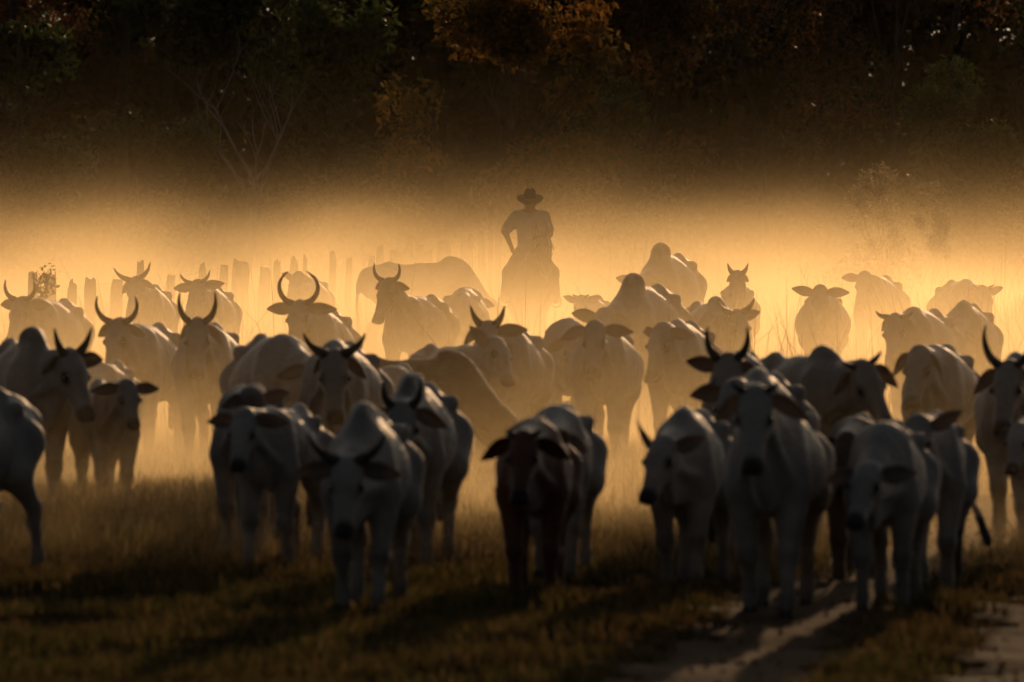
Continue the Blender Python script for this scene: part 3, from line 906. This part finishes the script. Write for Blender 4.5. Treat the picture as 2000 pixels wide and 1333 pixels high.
# ------------------------------------------------------------------ fence
def build_fence():
    root = empty('post_fence', (-5.0, 112, 0))
    tag(root, 'old fence of leaning rough posts and wire fading into dust behind the herd', 'fence')
    g = random.Random(11)
    # x, y, height, half width, lean (metres)
    posts = [(-6.90, 122.5, 1.29, 0.070, 0.03), (-6.72, 123.8, 1.27, 0.075, 0.02), (-6.51, 125.4, 1.19, 0.070, 0.05), (-6.30, 126.8, 1.16, 0.080, 0.04), (-6.02, 128.9, 1.16, 0.085, 0.08),
             (-5.70, 131.2, 1.41, 0.055, 0.00), (-5.38, 133.4, 1.18, 0.070, 0.06), (-4.94, 136.6, 1.34, 0.060, -0.03), (-4.74, 138.0, 1.25, 0.070, 0.09), (-4.47, 140.0, 1.36, 0.130, 0.02),
             (-4.16, 142.2, 1.23, 0.090, 0.06), (-3.96, 143.7, 1.33, 0.060, 0.02), (-3.77, 145.0, 1.38, 0.070, 0.09), (-3.58, 146.3, 1.39, 0.040, 0.03), (-3.17, 149.3, 1.44, 0.060, 0.03),
             (-2.92, 151.1, 1.35, 0.055, 0.04), (-2.60, 153.4, 1.34, 0.060, 0.10), (-2.41, 154.8, 1.55, 0.075, 0.02), (-2.23, 156.1, 1.47, 0.080, 0.10), (-2.06, 157.3, 1.42, 0.140, 0.05),
             (-1.90, 158.4, 1.69, 0.080, 0.00), (-1.79, 159.2, 1.55, 0.080, 0.06), (-1.59, 160.6, 1.38, 0.100, 0.00), (-1.29, 162.8, 1.56, 0.140, 0.00), (-0.95, 165.2, 1.63, 0.070, 0.03),
             (-0.82, 166.2, 1.68, 0.060, 0.01), (-0.61, 167.6, 1.72, 0.070, 0.00), (-0.44, 168.9, 1.79, 0.045, 0.02), (-0.28, 170.1, 1.81, 0.060, 0.00)]
    tops = []
    for i, (x, y, h, w, lean) in enumerate(posts):
        z = float(ground_z(x, y))
        n = 9
        V, F = [], []
        ph = g.uniform(0, 6)
        for lv, q in enumerate((-0.3, 0.25, 0.6, 0.85, 1.0)):
            for k in range(n):
                th = 2 * math.pi * k / n + ph
                rr = w * (1 + 0.22 * math.sin(3 * th + i) + g.uniform(-.1, .1)) * (1.08 - 0.10 * q) * (0.86 if q == 1.0 else 1)
                rr = w * 0.8 if rr < w * .6 else rr
                V.append((x + lean * 0.9 * q + rr * math.cos(th), y + min(rr, .09) * math.sin(th), z + h * q + (g.uniform(-.14, .02) if q == 1.0 else 0)))
        for lv in range(4):
            for k in range(n):
                k2 = (k + 1) % n
                F.append((lv * n + k, lv * n + k2, (lv + 1) * n + k2, (lv + 1) * n + k))
        F.append(tuple(range(4 * n, 5 * n)))
        o = obj('post', mesh_data('post', np.array(V) - np.array([-5.0, 112, 0]), F, False), M['post'], root)
        tops.append((x + lean * .75, y - .08, z, h))
    for lev in (0.90, 0.62):
        pts = []
        for i, (x, y, z, h) in enumerate(tops):
            pts.append((x + 5.0, y - 112, z + (1.1 + .028 * i) * lev + g.uniform(-.03, .03)))
        v, f = tube(pts, [0.0020] * len(pts), 5)
        obj('wire', mesh_data('wire', np.array([tuple(a) for a in v]), f), M['wire'], root)
    # far leg of the fence, right of the rider
    root2 = empty('distant_fence', (4, 175, 0))
    tag(root2, 'faint line of thin fence posts far right of the rider', 'fence')
    pts = []
    for x in (1.35, 2.00, 2.51, 2.76, 3.16, 3.71, 4.19, 4.84, 5.47):
        y = 175.4
        h = 1.62 + g.uniform(0, .25)
        v, f = tube([(x - 4, y - 175, -.2), (x - 4 + g.uniform(-.05, .05), y - 175, h * .6), (x - 4 + g.uniform(-.08, .08), y - 175, h)], [.045, .04, .035], 7)
        obj('post', mesh_data('post', np.array([tuple(a) for a in v]), f, False), M['post'], root2)
        pts.append((x - 4, y - 175.08, h * .85))
    v, f = tube(pts, [0.0020] * len(pts), 5)
    obj('wire', mesh_data('wire', np.array([tuple(a) for a in v]), f), M['wire'], root2)

build_fence()

# ------------------------------------------------------------------ horse and rider
def build_horse():
    X, Y = 0.26, 121.7
    yaw = R(-90 + 2)
    d = rotz(yaw)[:2, 0]
    base = (X - d[0] * .1, Y - d[1] * .1, float(ground_z(X, Y)))
    root = empty('horse', base, yaw)
    tag(root, 'dark saddle horse carrying the hatted rider through the dust', 'horse')
    F = Field((-1.1, -.6, -.02), (1.8, .6, 2.15), 0.022)
    F.ell((0, 0, 1.10), (.72, .27, .32), .1)
    F.ell((.48, 0, 1.12), (.30, .235, .36), .1)
    F.ell((-.52, 0, 1.15), (.34, .27, .33), .1)
    F.ell((.42, 0, 1.36), (.22, .10, .12), .1)
    B = np.array([.60, 0, 1.22]); P = np.array([1.06, .13, 1.76])
    F.cone(B, P + (-.04, 0, -.05), .24, .11, .1, (1, .68, 1))
    haz = R(12)
    HR = rotz(haz) @ roty(R(58))
    H = lambda x, y, z: P + HR @ np.array([x, y, z])
    F.ell(H(.10, 0, 0), (.17, .10, .11), .05, HR)
    F.cone(H(.12, 0, .01), H(.50, 0, .0), .088, .058, .05)
    F.cone(H(.10, 0, -.10), H(.42, 0, -.05), .085, .05, .05)
    F.ell(H(.53, 0, -.02), (.07, .065, .065), .04, HR)
    for sd in (-1, 1):
        F.cone((.50, sd * .16, 1.0), (.52, sd * .15, .82), .15, .10, .07)
        sw = .12 * sd
        F.chain([(.52, sd * .15, .85), (.54 + sw, sd * .14, .52), (.52 + sw * 1.3, sd * .13, .16), (.57 + sw * 1.3, sd * .13, .04)], [.10, .06, .042, .055], .05)
        F.chain([(-.60, sd * .16, 1.0), (-.48, sd * .17, .80), (-.74 - sw, sd * .14, .55), (-.68 - sw, sd * .13, .16), (-.63 - sw, sd * .13, .04)], [.20, .13, .06, .045, .055], .06)
    F.d[:, :, 0] = .2
    V, Q = F.mesh(2)
    obj('body', mesh_data('body', V, Q), M['horse'], root)
    for sd in (-1, 1):
        a = P + np.array([-.02, sd * .065 - 0.0, .05])
        v, f = tube([a + (0, 0, -.05), a + (0, sd * .012, .04), a + (.01, sd * .022, .10), a + (.015, sd * .012, .175)], [.035, .042, .036, .005], 8)
        obj('ear', mesh_data('ear', np.array([tuple(q) for q in v]), f), M['horse'], root)
        e = obj('eye', EYE, None, root); e.location = H(.15, sd * .095, .03)
    # mane, forelock, tail
    parts = []
    g = random.Random(4)
    for i in range(46):
        t = i / 45
        c = B * (1 - t) + P * t + np.array([-.10, 0, .14 - .06 * t])
        sgn = 1 if g.random() < .75 else -1
        parts.append(tube([c, c + (0, sgn * .10, -.04), c + (0, sgn * (.15 + g.uniform(0, .03)), -.2 - g.uniform(0, .1))], [.022, .018, .003], 5))
    for i in range(8):
        c = P + np.array([.02, g.uniform(-.03, .03), .06])
        parts.append(tube([c, c + (.07, 0, -.03), H(.2, g.uniform(-.04, .04), .11)], [.018, .015, .003], 5))
    v, f = join(parts)
    obj('mane', mesh_data('mane', np.array([tuple(q) for q in v]), f), M['mane'], root)
    v, f = tube([(-.80, 0, 1.30), (-.92, 0, 1.22), (-.98, .02, .95), (-.97, .03, .6), (-.94, .03, .38)], [.05, .055, .08, .075, .01], 10)
    obj('tail', mesh_data('tail', np.array([tuple(q) for q in v]), f), M['mane'], root)
    # saddle with flaps, girth and stirrups
    S = Field((-.5, -.5, .6), (.6, .5, 1.75), 0.02)
    S.ell((0, 0, 1.43), (.30, .20, .06), .05)
    S.ell((.26, 0, 1.50), (.06, .12, .09), .05)
    S.ell((-.26, 0, 1.50), (.06, .17, .09), .05)
    for sd in (-1, 1):
        S.ell((0, sd * .275, 1.22), (.22, .035, .24), .05)
    V, Q = S.mesh(1)
    sad = obj('saddle', mesh_data('saddle', V, Q), M['leather'], root)
    for sd in (-1, 1):
        v, f = tube([(.08, sd * .30, 1.30), (.08, sd * .35, 1.1), (.07, sd * .37, .92)], [.018, .018, .018], 6)
        obj('stirrup_strap', mesh_data('stirrup_strap', np.array([tuple(q) for q in v]), f), M['leather'], sad)
        ring = [(.07, sd * .37 + .075 * math.sin(t), .86 + .085 * math.cos(t)) for t in np.linspace(0, 2 * math.pi, 15)]
        v, f = tube(ring, [.014] * 15, 6, False)
        obj('stirrup', mesh_data('stirrup', np.array([tuple(q) for q in v]), f), M['leather'], sad)
    # bridle and reins
    parts = []
    for x, r in ((.14, .118), (.36, .088)):
        ring = [H(x, r * math.cos(t), -.03 + (r + .02) * math.sin(t)) for t in np.linspace(0, 2 * math.pi, 17)]
        parts.append(tube(ring, [.010] * 17, 5, False))
    for sd in (-1, 1):
        parts.append(tube([H(.14, sd * .11, -.02), H(.36, sd * .09, -.03)], [.009, .009], 5))
        parts.append(tube([H(.44, sd * .07, -.05), (.95, sd * .16 + .05, 1.42), (.62, sd * .12 + .03, 1.50), (.33, .10 + .02 * sd, 1.665)], [.008] * 4, 5))
    v, f = join(parts)
    obj('bridle', mesh_data('bridle', np.array([tuple(q) for q in v]), f), M['leather'], root)
    return base, yaw

def build_rider(base, yaw):
    root = empty('person', base, yaw)
    tag(root, 'person in wide-brimmed hat and short-sleeved shirt riding, one hand on the thigh', 'person')
    rs, re, rh = (0, -.205, 2.06), (-.03, -.355, 1.86), (.10, -.27, 1.635)
    ls, le, lh = (0, .205, 2.06), (.04, .275, 1.82), (.28, .12, 1.665)
    F = Field((-.45, -.6, .7), (.75, .6, 2.5), 0.014)
    # continuous figure
    F.ell((-.02, 0, 1.55), (.15, .18, .13), .06)
    F.ell((0, 0, 1.75), (.115, .155, .2), .08)
    F.ell((0, 0, 1.95), (.125, .185, .17), .08)
    F.cone((0, -.15, 2.07), (0, .15, 2.07), .075, .075, .06)
    F.cone((.0, 0, 2.08), (.015, 0, 2.20), .064, .060, .04)
    for sd in (-1, 1):
        F.cone((0, sd * .03, 2.14), (0, sd * .16, 2.085), .05, .06, .05)
    F.ell((.025, 0, 2.265), (.095, .076, .118), .03)
    F.ell((.055, 0, 2.20), (.06, .055, .05), .03)
    F.ell((.12, 0, 2.25), (.022, .016, .028), .02)
    for sd in (-1, 1):
        F.ell((.02, sd * .079, 2.255), (.025, .012, .034), .012)
        F.chain([(.0, sd * .11, 1.54), (.27, sd * .30, 1.27), (.10, sd * .355, .90)], [.105, .078, .05], .06)
        F.cone((.06, sd * .36, .885), (.24, sd * .375, .875), .05, .04, .04)
    for a, b, c in ((rs, re, rh), (ls, le, lh)):
        F.chain([a, b, c], [.062, .046, .032], .04)
        a_, b_, c_ = map(np.array, (a, b, c))
        dr = (c_ - b_) / np.linalg.norm(c_ - b_)
        palm = c_ + dr * .05
        F.ell(palm, (.045, .032, .045), .02)
        sdv = np.array([.9, .2, 0]); sdv /= np.linalg.norm(sdv)
        for q in range(4):
            o = palm + dr * .03 + sdv * (.028 - .018 * q)
            F.chain([o, o + dr * (.035 - .003 * abs(q - 1)), o + dr * .035 + np.array([.0, -.03 * np.sign(c_[1]), -.02])], [.0105, .010, .009], .008)
        F.chain([palm + sdv * .03, palm + sdv * .055 + dr * .01, palm + sdv * .05 + dr * .04], [.012, .0115, .010], .01)
    V, Q = F.mesh(1)
    obj('body', mesh_data('body', V, Q), M['skin'], root)
    S = Field((-.4, -.5, 1.4), (.4, .5, 2.25), 0.016)
    S.ell((-.01, 0, 1.58), (.165, .195, .12), .06)
    S.ell((0, 0, 1.76), (.14, .18, .2), .08)
    S.ell((0, 0, 1.95), (.145, .205, .17), .08)
    S.cone((0, -.16, 2.055), (0, .16, 2.055), .09, .09, .06)
    for sd in (-1, 1):
        S.cone((0, sd * .04, 2.115), (0, sd * .17, 2.07), .055, .075, .05)
    for a, b in ((rs, re), (ls, le)):
        a, b = np.array(a), np.array(b)
        S.cone(a, a + (b - a) * .78, .085, .083, .05)
    V, Q = S.mesh(1)
    obj('shirt', mesh_data('shirt', V, Q), M['shirt'], root)
    T = Field((-.4, -.6, .8), (.6, .6, 1.7), 0.018)
    T.ell((-.03, 0, 1.53), (.165, .195, .12), .06)
    for sd in (-1, 1):
        T.chain([(.0, sd * .11, 1.54), (.27, sd * .305, 1.27), (.11, sd * .36, .95)], [.12, .094, .07], .06)
    V, Q = T.mesh(1)
    obj('trousers', mesh_data('trousers', V, Q), M['denim'], root)
    for sd in (-1, 1):
        B = Field((-.1, min(sd * .36 - .12, sd * .36 + .12), .78), (.4, sd * .36 + .12, 1.05), 0.016)
        B.cone((.10, sd * .357, .99), (.07, sd * .36, .89), .062, .058, .04)
        B.cone((.06, sd * .36, .878), (.25, sd * .378, .870), .055, .042, .04)
        V, Q = B.mesh(1)
        obj('boot', mesh_data('boot', V, Q), M['leather'], root)
    # hat: pinched crown, wide brim turned up at the sides
    V, Fc = [], []
    nu = 40
    HZ, CT, ST = 2.325, math.cos(R(23)), math.sin(R(23))
    prof = [(.0, .135), (.035, .138), (.07, .130), (.088, .105), (.094, .06), (.100, .012), (.125, .002), (.16, .000), (.192, .004), (.196, -.003), (.16, -.012), (.11, -.010), (.09, -.004)]
    prof = [(r_ * (1.0 if r_ < .11 else .97), z_) for r_, z_ in prof]
    for r, z in prof:
        for k in range(nu):
            th = 2 * math.pi * k / nu
            c, s_ = math.cos(th), math.sin(th)
            e = max(0, (r - .10)) / .096
            zz = z + e * (0.016 * s_ * s_ - 0.012 * c * c)
            if r < .09 and z > .05:
                zz -= 0.022 * math.exp(-((r * s_) / .025) ** 2) * (1 if z > .11 else .3)
                zz += 0.012 * (-c)
            rx = r * (1.04 if r > .1 else 1.08)
            ry = r * (1.0 if r > .1 else .90)
            a_, b_ = rx * c, zz
            V.append((.025 + a_ * CT + b_ * ST, ry * s_, HZ - a_ * ST + b_ * CT))
    m = len(prof)
    for i in range(m - 1):
        for k in range(nu):
            k2 = (k + 1) % nu
            Fc.append((i * nu + k, (i + 1) * nu + k, (i + 1) * nu + k2, i * nu + k2))
    hat = obj('hat', mesh_data('hat', np.array(V), Fc), M['felt'], root)
    ring = []
    for z in (.012, .034):
        for k in range(nu):
            th = 2 * math.pi * k / nu
            a_ = .110 * math.cos(th)
            ring.append((.025 + a_ * CT + z * ST, .0925 * math.sin(th), HZ - a_ * ST + z * CT))
    Fb = [(k, (k + 1) % nu, nu + (k + 1) % nu, nu + k) for k in range(nu)]
    obj('hat_band', mesh_data('hat_band', np.array(ring), Fb), M['hatband'], hat)

hb, hy = build_horse()
build_rider(hb, hy)

# ------------------------------------------------------------------ trees
def leaf_cloud(centres, radii, n, size, tints, seed, flat=0.75):
    """leaf-sized faces spread through clumps"""
    g = np.random.default_rng(seed)
    centres = np.array(centres, float); radii = np.array(radii, float)
    w = radii ** 2.2
    ci = g.choice(len(centres), n, p=w / w.sum())
    u = g.normal(0, 1, (n, 3)); u /= np.linalg.norm(u, axis=1)[:, None]
    r = g.uniform(0, 1, n) ** 0.45
    p = centres[ci] + u * (r * radii[ci])[:, None] * np.array([1, 1, flat])
    a = g.normal(0, 1, (n, 3)); a /= np.linalg.norm(a, axis=1)[:, None]
    b = np.cross(a, g.normal(0, 1, (n, 3))); b /= np.linalg.norm(b, axis=1)[:, None]
    L = size * g.uniform(0.55, 1.3, n)[:, None]
    nrm = np.cross(a, b)
    P = np.stack([p - a * L, p + b * L * .42 + nrm * L * .12, p + a * L, p - b * L * .42 + nrm * L * .12], 1)
    i = np.arange(n) * 4
    F = np.stack([i, i + 1, i + 2, i + 3], 1)
    t = np.array(tints)
    cl = t[g.integers(0, len(t), len(centres))][ci]
    c = (cl * 0.6 + 0.4 * t[g.integers(0, len(t), n)]) * (0.7 + 0.6 * g.uniform(0, 1, (n, 1)))
    return P.reshape(-1, 3), F, np.repeat(c, 4, 0)

def branches(base, h, spread, levels, seed, r0, lean=(0, 0), fork=0.45, n0=4, droop=0.0):
    g = random.Random(seed)
    parts, tips = [], []
    def grow(p, d, length, r, lv):
        pts, rad = [p], [r]
        k = 5
        q = p.copy(); dd = d.copy()
        for i in range(k):
            dd = (dd + Vector((g.uniform(-.18, .18), g.uniform(-.18, .18), g.uniform(-.06, .12) - droop * lv * .12))).normalized()
            q = q + dd * (length / k)
            pts.append(q.copy()); rad.append(r * (1 - .55 * (i + 1) / k))
        parts.append(tube(pts, rad, 7 if lv < 2 else 5, False))
        if lv >= levels:
            tips.append((tuple(q), length)); tips.append((tuple(pts[3]), length * .8))
            return
        for j in range(n0 if lv == 0 else 3):
            t = g.uniform(fork, 1.0) if j else 1.0
            i = min(k, max(1, round(t * k)))
            az = g.uniform(0, 2 * math.pi)
            side = Vector((math.cos(az), math.sin(az), 0)) * spread
            nd = (dd * .75 + side + Vector((0, 0, .25 - droop * .3))).normalized()
            grow(pts[i].copy(), nd, length * g.uniform(.55, .78), rad[i] * .72, lv + 1)
    grow(Vector(base), Vector((lean[0], lean[1], 1)).normalized(), h, r0, 0)
    V, F = join(parts)
    return np.array([tuple(v) for v in V]), F, tips

def tree(name, label, X, Y, h, crown_r, tints, seed, leaves=7000, size=.13, bark='bark', spread=.7, levels=3, r0=.16, droop=0.0, lean=(0, 0), clump=.8, group=None, cat='tree', n0=4, fork=.45, skirt=0, leafmat='leaf'):
    z = float(ground_z(X, Y))
    root = empty(name, (X, Y, z - .05))
    tag(root, label, cat, group)
    V, F, tips = branches((0, 0, 0), h * .42, spread, levels, seed, r0, lean, fork, n0, droop)
    top = V[:, 2].max()
    k = h / max(top, .1)
    kx = crown_r / max(np.abs(V[:, :2]).max(), .1)
    sc = np.array([kx, kx, k])
    obj('trunk', mesh_data('trunk', V * sc, F), M[bark], root)
    if leaves:
        c = np.array([np.array(t[0]) * sc for t in tips])
        rr = np.array([clump * (0.6 + .5 * t[1]) for t in tips])
        if skirt:
            g = np.random.default_rng(seed + 5)
            m = skirt
            ex = np.stack([g.uniform(-1, 1, m) * crown_r * .8, g.uniform(-1, 1, m) * crown_r * .6, g.uniform(.06, .5, m) * h], 1)
            c = np.concatenate([c, ex]); rr = np.concatenate([rr, g.uniform(.5, 1.1, m)])
        P, Q, C = leaf_cloud(c, rr, leaves, size, tints, seed)
        obj('crown', mesh_data('crown', P, Q, False, C, 'tint'), M[leafmat], root)
    return root

DARK = [(.030, .040, .014), (.022, .032, .012), (.040, .045, .016)]
MID = [(.055, .075, .018), (.045, .060, .016), (.075, .085, .022)]
LIGHT = [(.10, .115, .025), (.075, .095, .022), (.12, .12, .03)]
AUTUMN = [(.22, .105, .022), (.15, .085, .022), (.26, .14, .03), (.09, .075, .02)]
RUST = [(.16, .065, .025), (.12, .055, .022), (.09, .06, .02)]
PALE = [(.24, .19, .11), (.28, .23, .15), (.18, .14, .08)]

tree('drooping_tree', 'dark green drooping tree at the left edge of the forest', -11.68, 205, 7.0, 2.1, MID + DARK, 21, 8000, .13, clump=.6, droop=.8, skirt=10)
tree('round_bush', 'light green rounded bush low in the forest edge, left', -8.90, 212, 4.3, 1.5, LIGHT + MID, 22, 4500, .11, clump=.5, skirt=6, cat='bush', r0=.08)
tree('bare_tree', 'pale bare forked tree standing before the dark woods, left of centre', -6.30, 200, 6.6, 2.4, DARK, 37, 0, bark='bark_pale', spread=.75, levels=3, r0=.15, n0=5, fork=.78)
tree('green_tree', 'broad dark green tree with glinting leaves left of centre', -9.09, 226, 9.0, 3.0, DARK + MID, 24, 10000, .14, clump=.65, skirt=8)
tree('leafy_tree', 'green tree with sunlit leaf edges beside the autumn tree', -4.13, 222, 7.6, 2.4, MID, 25, 8000, .12, clump=.6, skirt=8)
tree('autumn_tree', 'large orange-leaved autumn tree above the rider', -0.43, 205, 9.5, 2.9, AUTUMN, 26, 11000, .12, skirt=12, clump=.6, leafmat='leaf_autumn')
tree('understory_tree', 'small olive tree under the autumn tree, right of it', 2.29, 212, 5.2, 1.9, MID + [(.12, .08, .02)], 27, 6000, .11, clump=.55, skirt=8)
tree('rusty_tree', 'reddish brown tree right of the autumn tree', 4.09, 220, 8.2, 2.3, RUST + MID[:1], 28, 8000, .12, skirt=6, clump=.65, leafmat='leaf_autumn')
tree('sparse_tree', 'thin-crowned tree with bright sky gaps right of centre', 6.90, 230, 9.5, 2.8, RUST + DARK, 29, 6500, .10)
tree('tall_trunk_tree', 'tree with a straight dark trunk rising at upper right', 9.65, 218, 12.0, 2.2, DARK, 30, 6000, .10, spread=.35, levels=3, r0=.22, fork=.8)
tree('glinting_tree', 'green weeping tree with sparkling leaves at right', 10.08, 200, 5.6, 2.1, MID + LIGHT[:1], 31, 9000, .12, clump=.55, droop=.9, skirt=12)
tree('edge_tree', 'dark tree filling the upper right corner', 13.63, 225, 10.0, 2.8, DARK + RUST[:1], 32, 11000, .10, skirt=8)
tree('rust_crown_tree', 'rust-tinted tree against sky gaps in the upper left corner', -13.28, 238, 10.0, 2.6, RUST, 33, 8000, .10)
tree('pale_bush', 'pale dusty feathery bush in front of the woods, right', 6.41, 150, 2.95, .55, PALE, 34, 6000, .05, clump=.20, cat='bush', r0=.05, skirt=5, leafmat='leaf_autumn')
tree('pale_shrub', 'small pale shrub beside the pale feathery bush', 7.33, 150, 2.6, .3, PALE, 35, 1600, .045, clump=.16, cat='bush', r0=.03, leafmat='leaf_autumn')
tree('leafy_weed', 'small leafy weed beside the far left horned cow', -5.44, 96.90, 1.58, .34, [(.06, .05, .02), (.08, .06, .025)], 36, 420, .030, clump=.16, cat='weed', r0=.015, levels=2)
tree('dry_bush', 'sunlit dry bush between the brown grazing cow and the front cattle', -0.43, 78.62, .62, .36, PALE, 38, 2600, .03, clump=.18, cat='bush', r0=.02, skirt=6)

def build_woods():
    """the forest behind reads as one dark mass"""
    g = np.random.default_rng(77)
    cs, rs, parts = [], [], []
    for row, Y in enumerate((240, 252, 264, 278, 292)):
        for x in np.arange(-23, 23.1, 2.3):
            X = x + g.uniform(-.9, .9); YY = Y + g.uniform(-4, 4)
            h = g.uniform(9.0, 13.0)
            parts.append(tube([(X, YY, -.1), (X + g.uniform(-.3, .3), YY, h * .4), (X + g.uniform(-.6, .6), YY, h * .85)], [.2, .15, .06], 6, False))
            for q in range(8):
                cs.append((X + g.uniform(-1.7, 1.7), YY + g.uniform(-1.5, 1.5), h * g.uniform(.30, .98))); rs.append(g.uniform(.7, 1.5))
            for q in range(6):
                cs.append((X + g.uniform(-1.6, 1.6), YY + g.uniform(-1.5, 1.5), g.uniform(.3, 3.0))); rs.append(g.uniform(.7, 1.4))
    for x in np.arange(-24, 24.1, 1.1):
        top = 9.0 + 2.2 * math.sin(x * .7) + g.uniform(-1, 1)
        for zz in np.arange(.4, top, 1.1):
            cs.append((x + g.uniform(-.4, .4), 303 + g.uniform(-2.5, 2.5), zz + g.uniform(-.4, .4))); rs.append(g.uniform(1.1, 1.5))
    P, Q, C = leaf_cloud(cs, rs, 200000, .27, DARK + DARK + RUST[1:], 5)
    root = empty('far_woods', (0, 265, 0))
    tag(root, 'dark wall of dense forest across the whole background', 'forest', None, 'stuff')
    off = np.array([0, 265, 0])
    tag(obj('foliage', mesh_data('foliage', P - off, Q, False, C, 'tint'), M['leaf_dark'], root), kind='stuff')
    v, f = join(parts)
    tag(obj('trunks', mesh_data('trunks', np.array([tuple(a) for a in v]) - off, f), M['bark'], root), kind='stuff')

build_woods()


# ------------------------------------------------------------------ dust
def build_haze():
    x0, x1, y0, y1, z0, z1 = -165, 165, -35, 385, -1.6, 16.5
    V = [(x0, y0, z0), (x1, y0, z0), (x1, y1, z0), (x0, y1, z0), (x0, y0, z1), (x1, y0, z1), (x1, y1, z1), (x0, y1, z1)]
    Fc = [(3, 2, 1, 0), (4, 5, 6, 7), (0, 1, 5, 4), (1, 2, 6, 5), (2, 3, 7, 6), (3, 0, 4, 7)]
    m, nt, out = new_mat('airborne_dust')
    N, L = nt.nodes, nt.links
    geo = N.new('ShaderNodeNewGeometry')
    sep = N.new('ShaderNodeSeparateXYZ')
    L.new(geo.outputs['Position'], sep.inputs[0])
    def math_(op, a, b=None, c=None, clamp=False):
        n = N.new('ShaderNodeMath'); n.operation = op; n.use_clamp = clamp
        for i, v in enumerate((a, b, c)):
            if v is None: continue
            if isinstance(v, (int, float)): n.inputs[i].default_value = v
            else: L.new(v, n.inputs[i])
        return n.outputs[0]
    def smooth(v, a, b, lo, hi):
        n = N.new('ShaderNodeMapRange'); n.interpolation_type = 'SMOOTHSTEP'
        L.new(v, n.inputs['Value'])
        for nm, q in (('From Min', a), ('From Max', b), ('To Min', lo), ('To Max', hi)): n.inputs[nm].default_value = q
        return n.outputs['Result']
    y, z = sep.outputs['Y'], sep.outputs['Z']
    zc = math_('MAXIMUM', z, 0.0)
    # hoof dust hangs low behind the leading animals, thickest round the rear of the herd
    nb = N.new('ShaderNodeTexNoise')
    nb.inputs['Scale'].default_value = 1.0
    nb.inputs['Detail'].default_value = 1.0
    vb = N.new('ShaderNodeVectorMath'); vb.operation = 'MULTIPLY'
    vb.inputs[1].default_value = (0.16, 0.045, 0.22)
    L.new(geo.outputs['Position'], vb.inputs[0]); L.new(vb.outputs[0], nb.inputs['Vector'])
    hgt = smooth(nb.outputs['Fac'], 0.3, 0.72, 0.34, 0.61)
    low = math_('MULTIPLY', math_('EXPONENT', math_('MULTIPLY', math_('DIVIDE', zc, hgt), -1.0)), DUST_A)
    low = math_('MULTIPLY', low, smooth(z, 1.9, 3.7, 1.0, 0.10))
    env = math_('MULTIPLY', smooth(y, 52, 110, 0.0, 1.0), smooth(y, 140, 190, 1.0, 0.2))
    high = math_('MULTIPLY', math_('EXPONENT', math_('MULTIPLY', zc, -1 / DUST_H2)), DUST_A2)
    envh = smooth(y, 80, 150, 0.0, 1.0)
    hug = math_('MULTIPLY', math_('EXPONENT', math_('MULTIPLY', zc, -1 / 0.26)), math_('MULTIPLY', smooth(y, 51, 76, 0.0, 0.14), smooth(y, 95, 120, 1.0, 0.0)))
    veil = math_('MULTIPLY', math_('MULTIPLY', smooth(y, 55, 72, 0.0, DUST_A3), smooth(y, 110, 150, 1.0, 0.0)), smooth(z, 1.1, 2.5, 1.0, 0.0))
    no = N.new('ShaderNodeTexNoise')
    no.inputs['Scale'].default_value = 1.0
    no.inputs['Detail'].default_value = 1.0
    vm = N.new('ShaderNodeVectorMath'); vm.operation = 'MULTIPLY'
    vm.inputs[1].default_value = (0.35, 0.10, 0.8)
    L.new(geo.outputs['Position'], vm.inputs[0])
    L.new(vm.outputs[0], no.inputs['Vector'])
    puff = smooth(no.outputs['Fac'], 0.3, 0.7, 0.35, 1.65)
    dens = math_('ADD', math_('ADD', math_('ADD', veil, math_('MULTIPLY', hug, puff)), math_('MULTIPLY', math_('MULTIPLY', low, env), puff)), math_('MULTIPLY', math_('MULTIPLY', high, envh), puff))
    pv = N.new('ShaderNodeVolumePrincipled')
    pv.inputs['Color'].default_value = (0.83, 0.665, 0.375, 1)
    pv.inputs['Anisotropy'].default_value = 0.68
    L.new(dens, pv.inputs['Density'])
    L.new(pv.outputs[0], out.inputs['Volume'])
    o = obj('haze', mesh_data('haze', np.array(V, float), Fc, False), m)
    tag(o, 'golden backlit dust hanging over the herd', 'dust', None, 'stuff')

DUST_A = 0.185
DUST_A2, DUST_H2 = 0.0014, 1.3
DUST_A3 = 0.0032
build_haze()
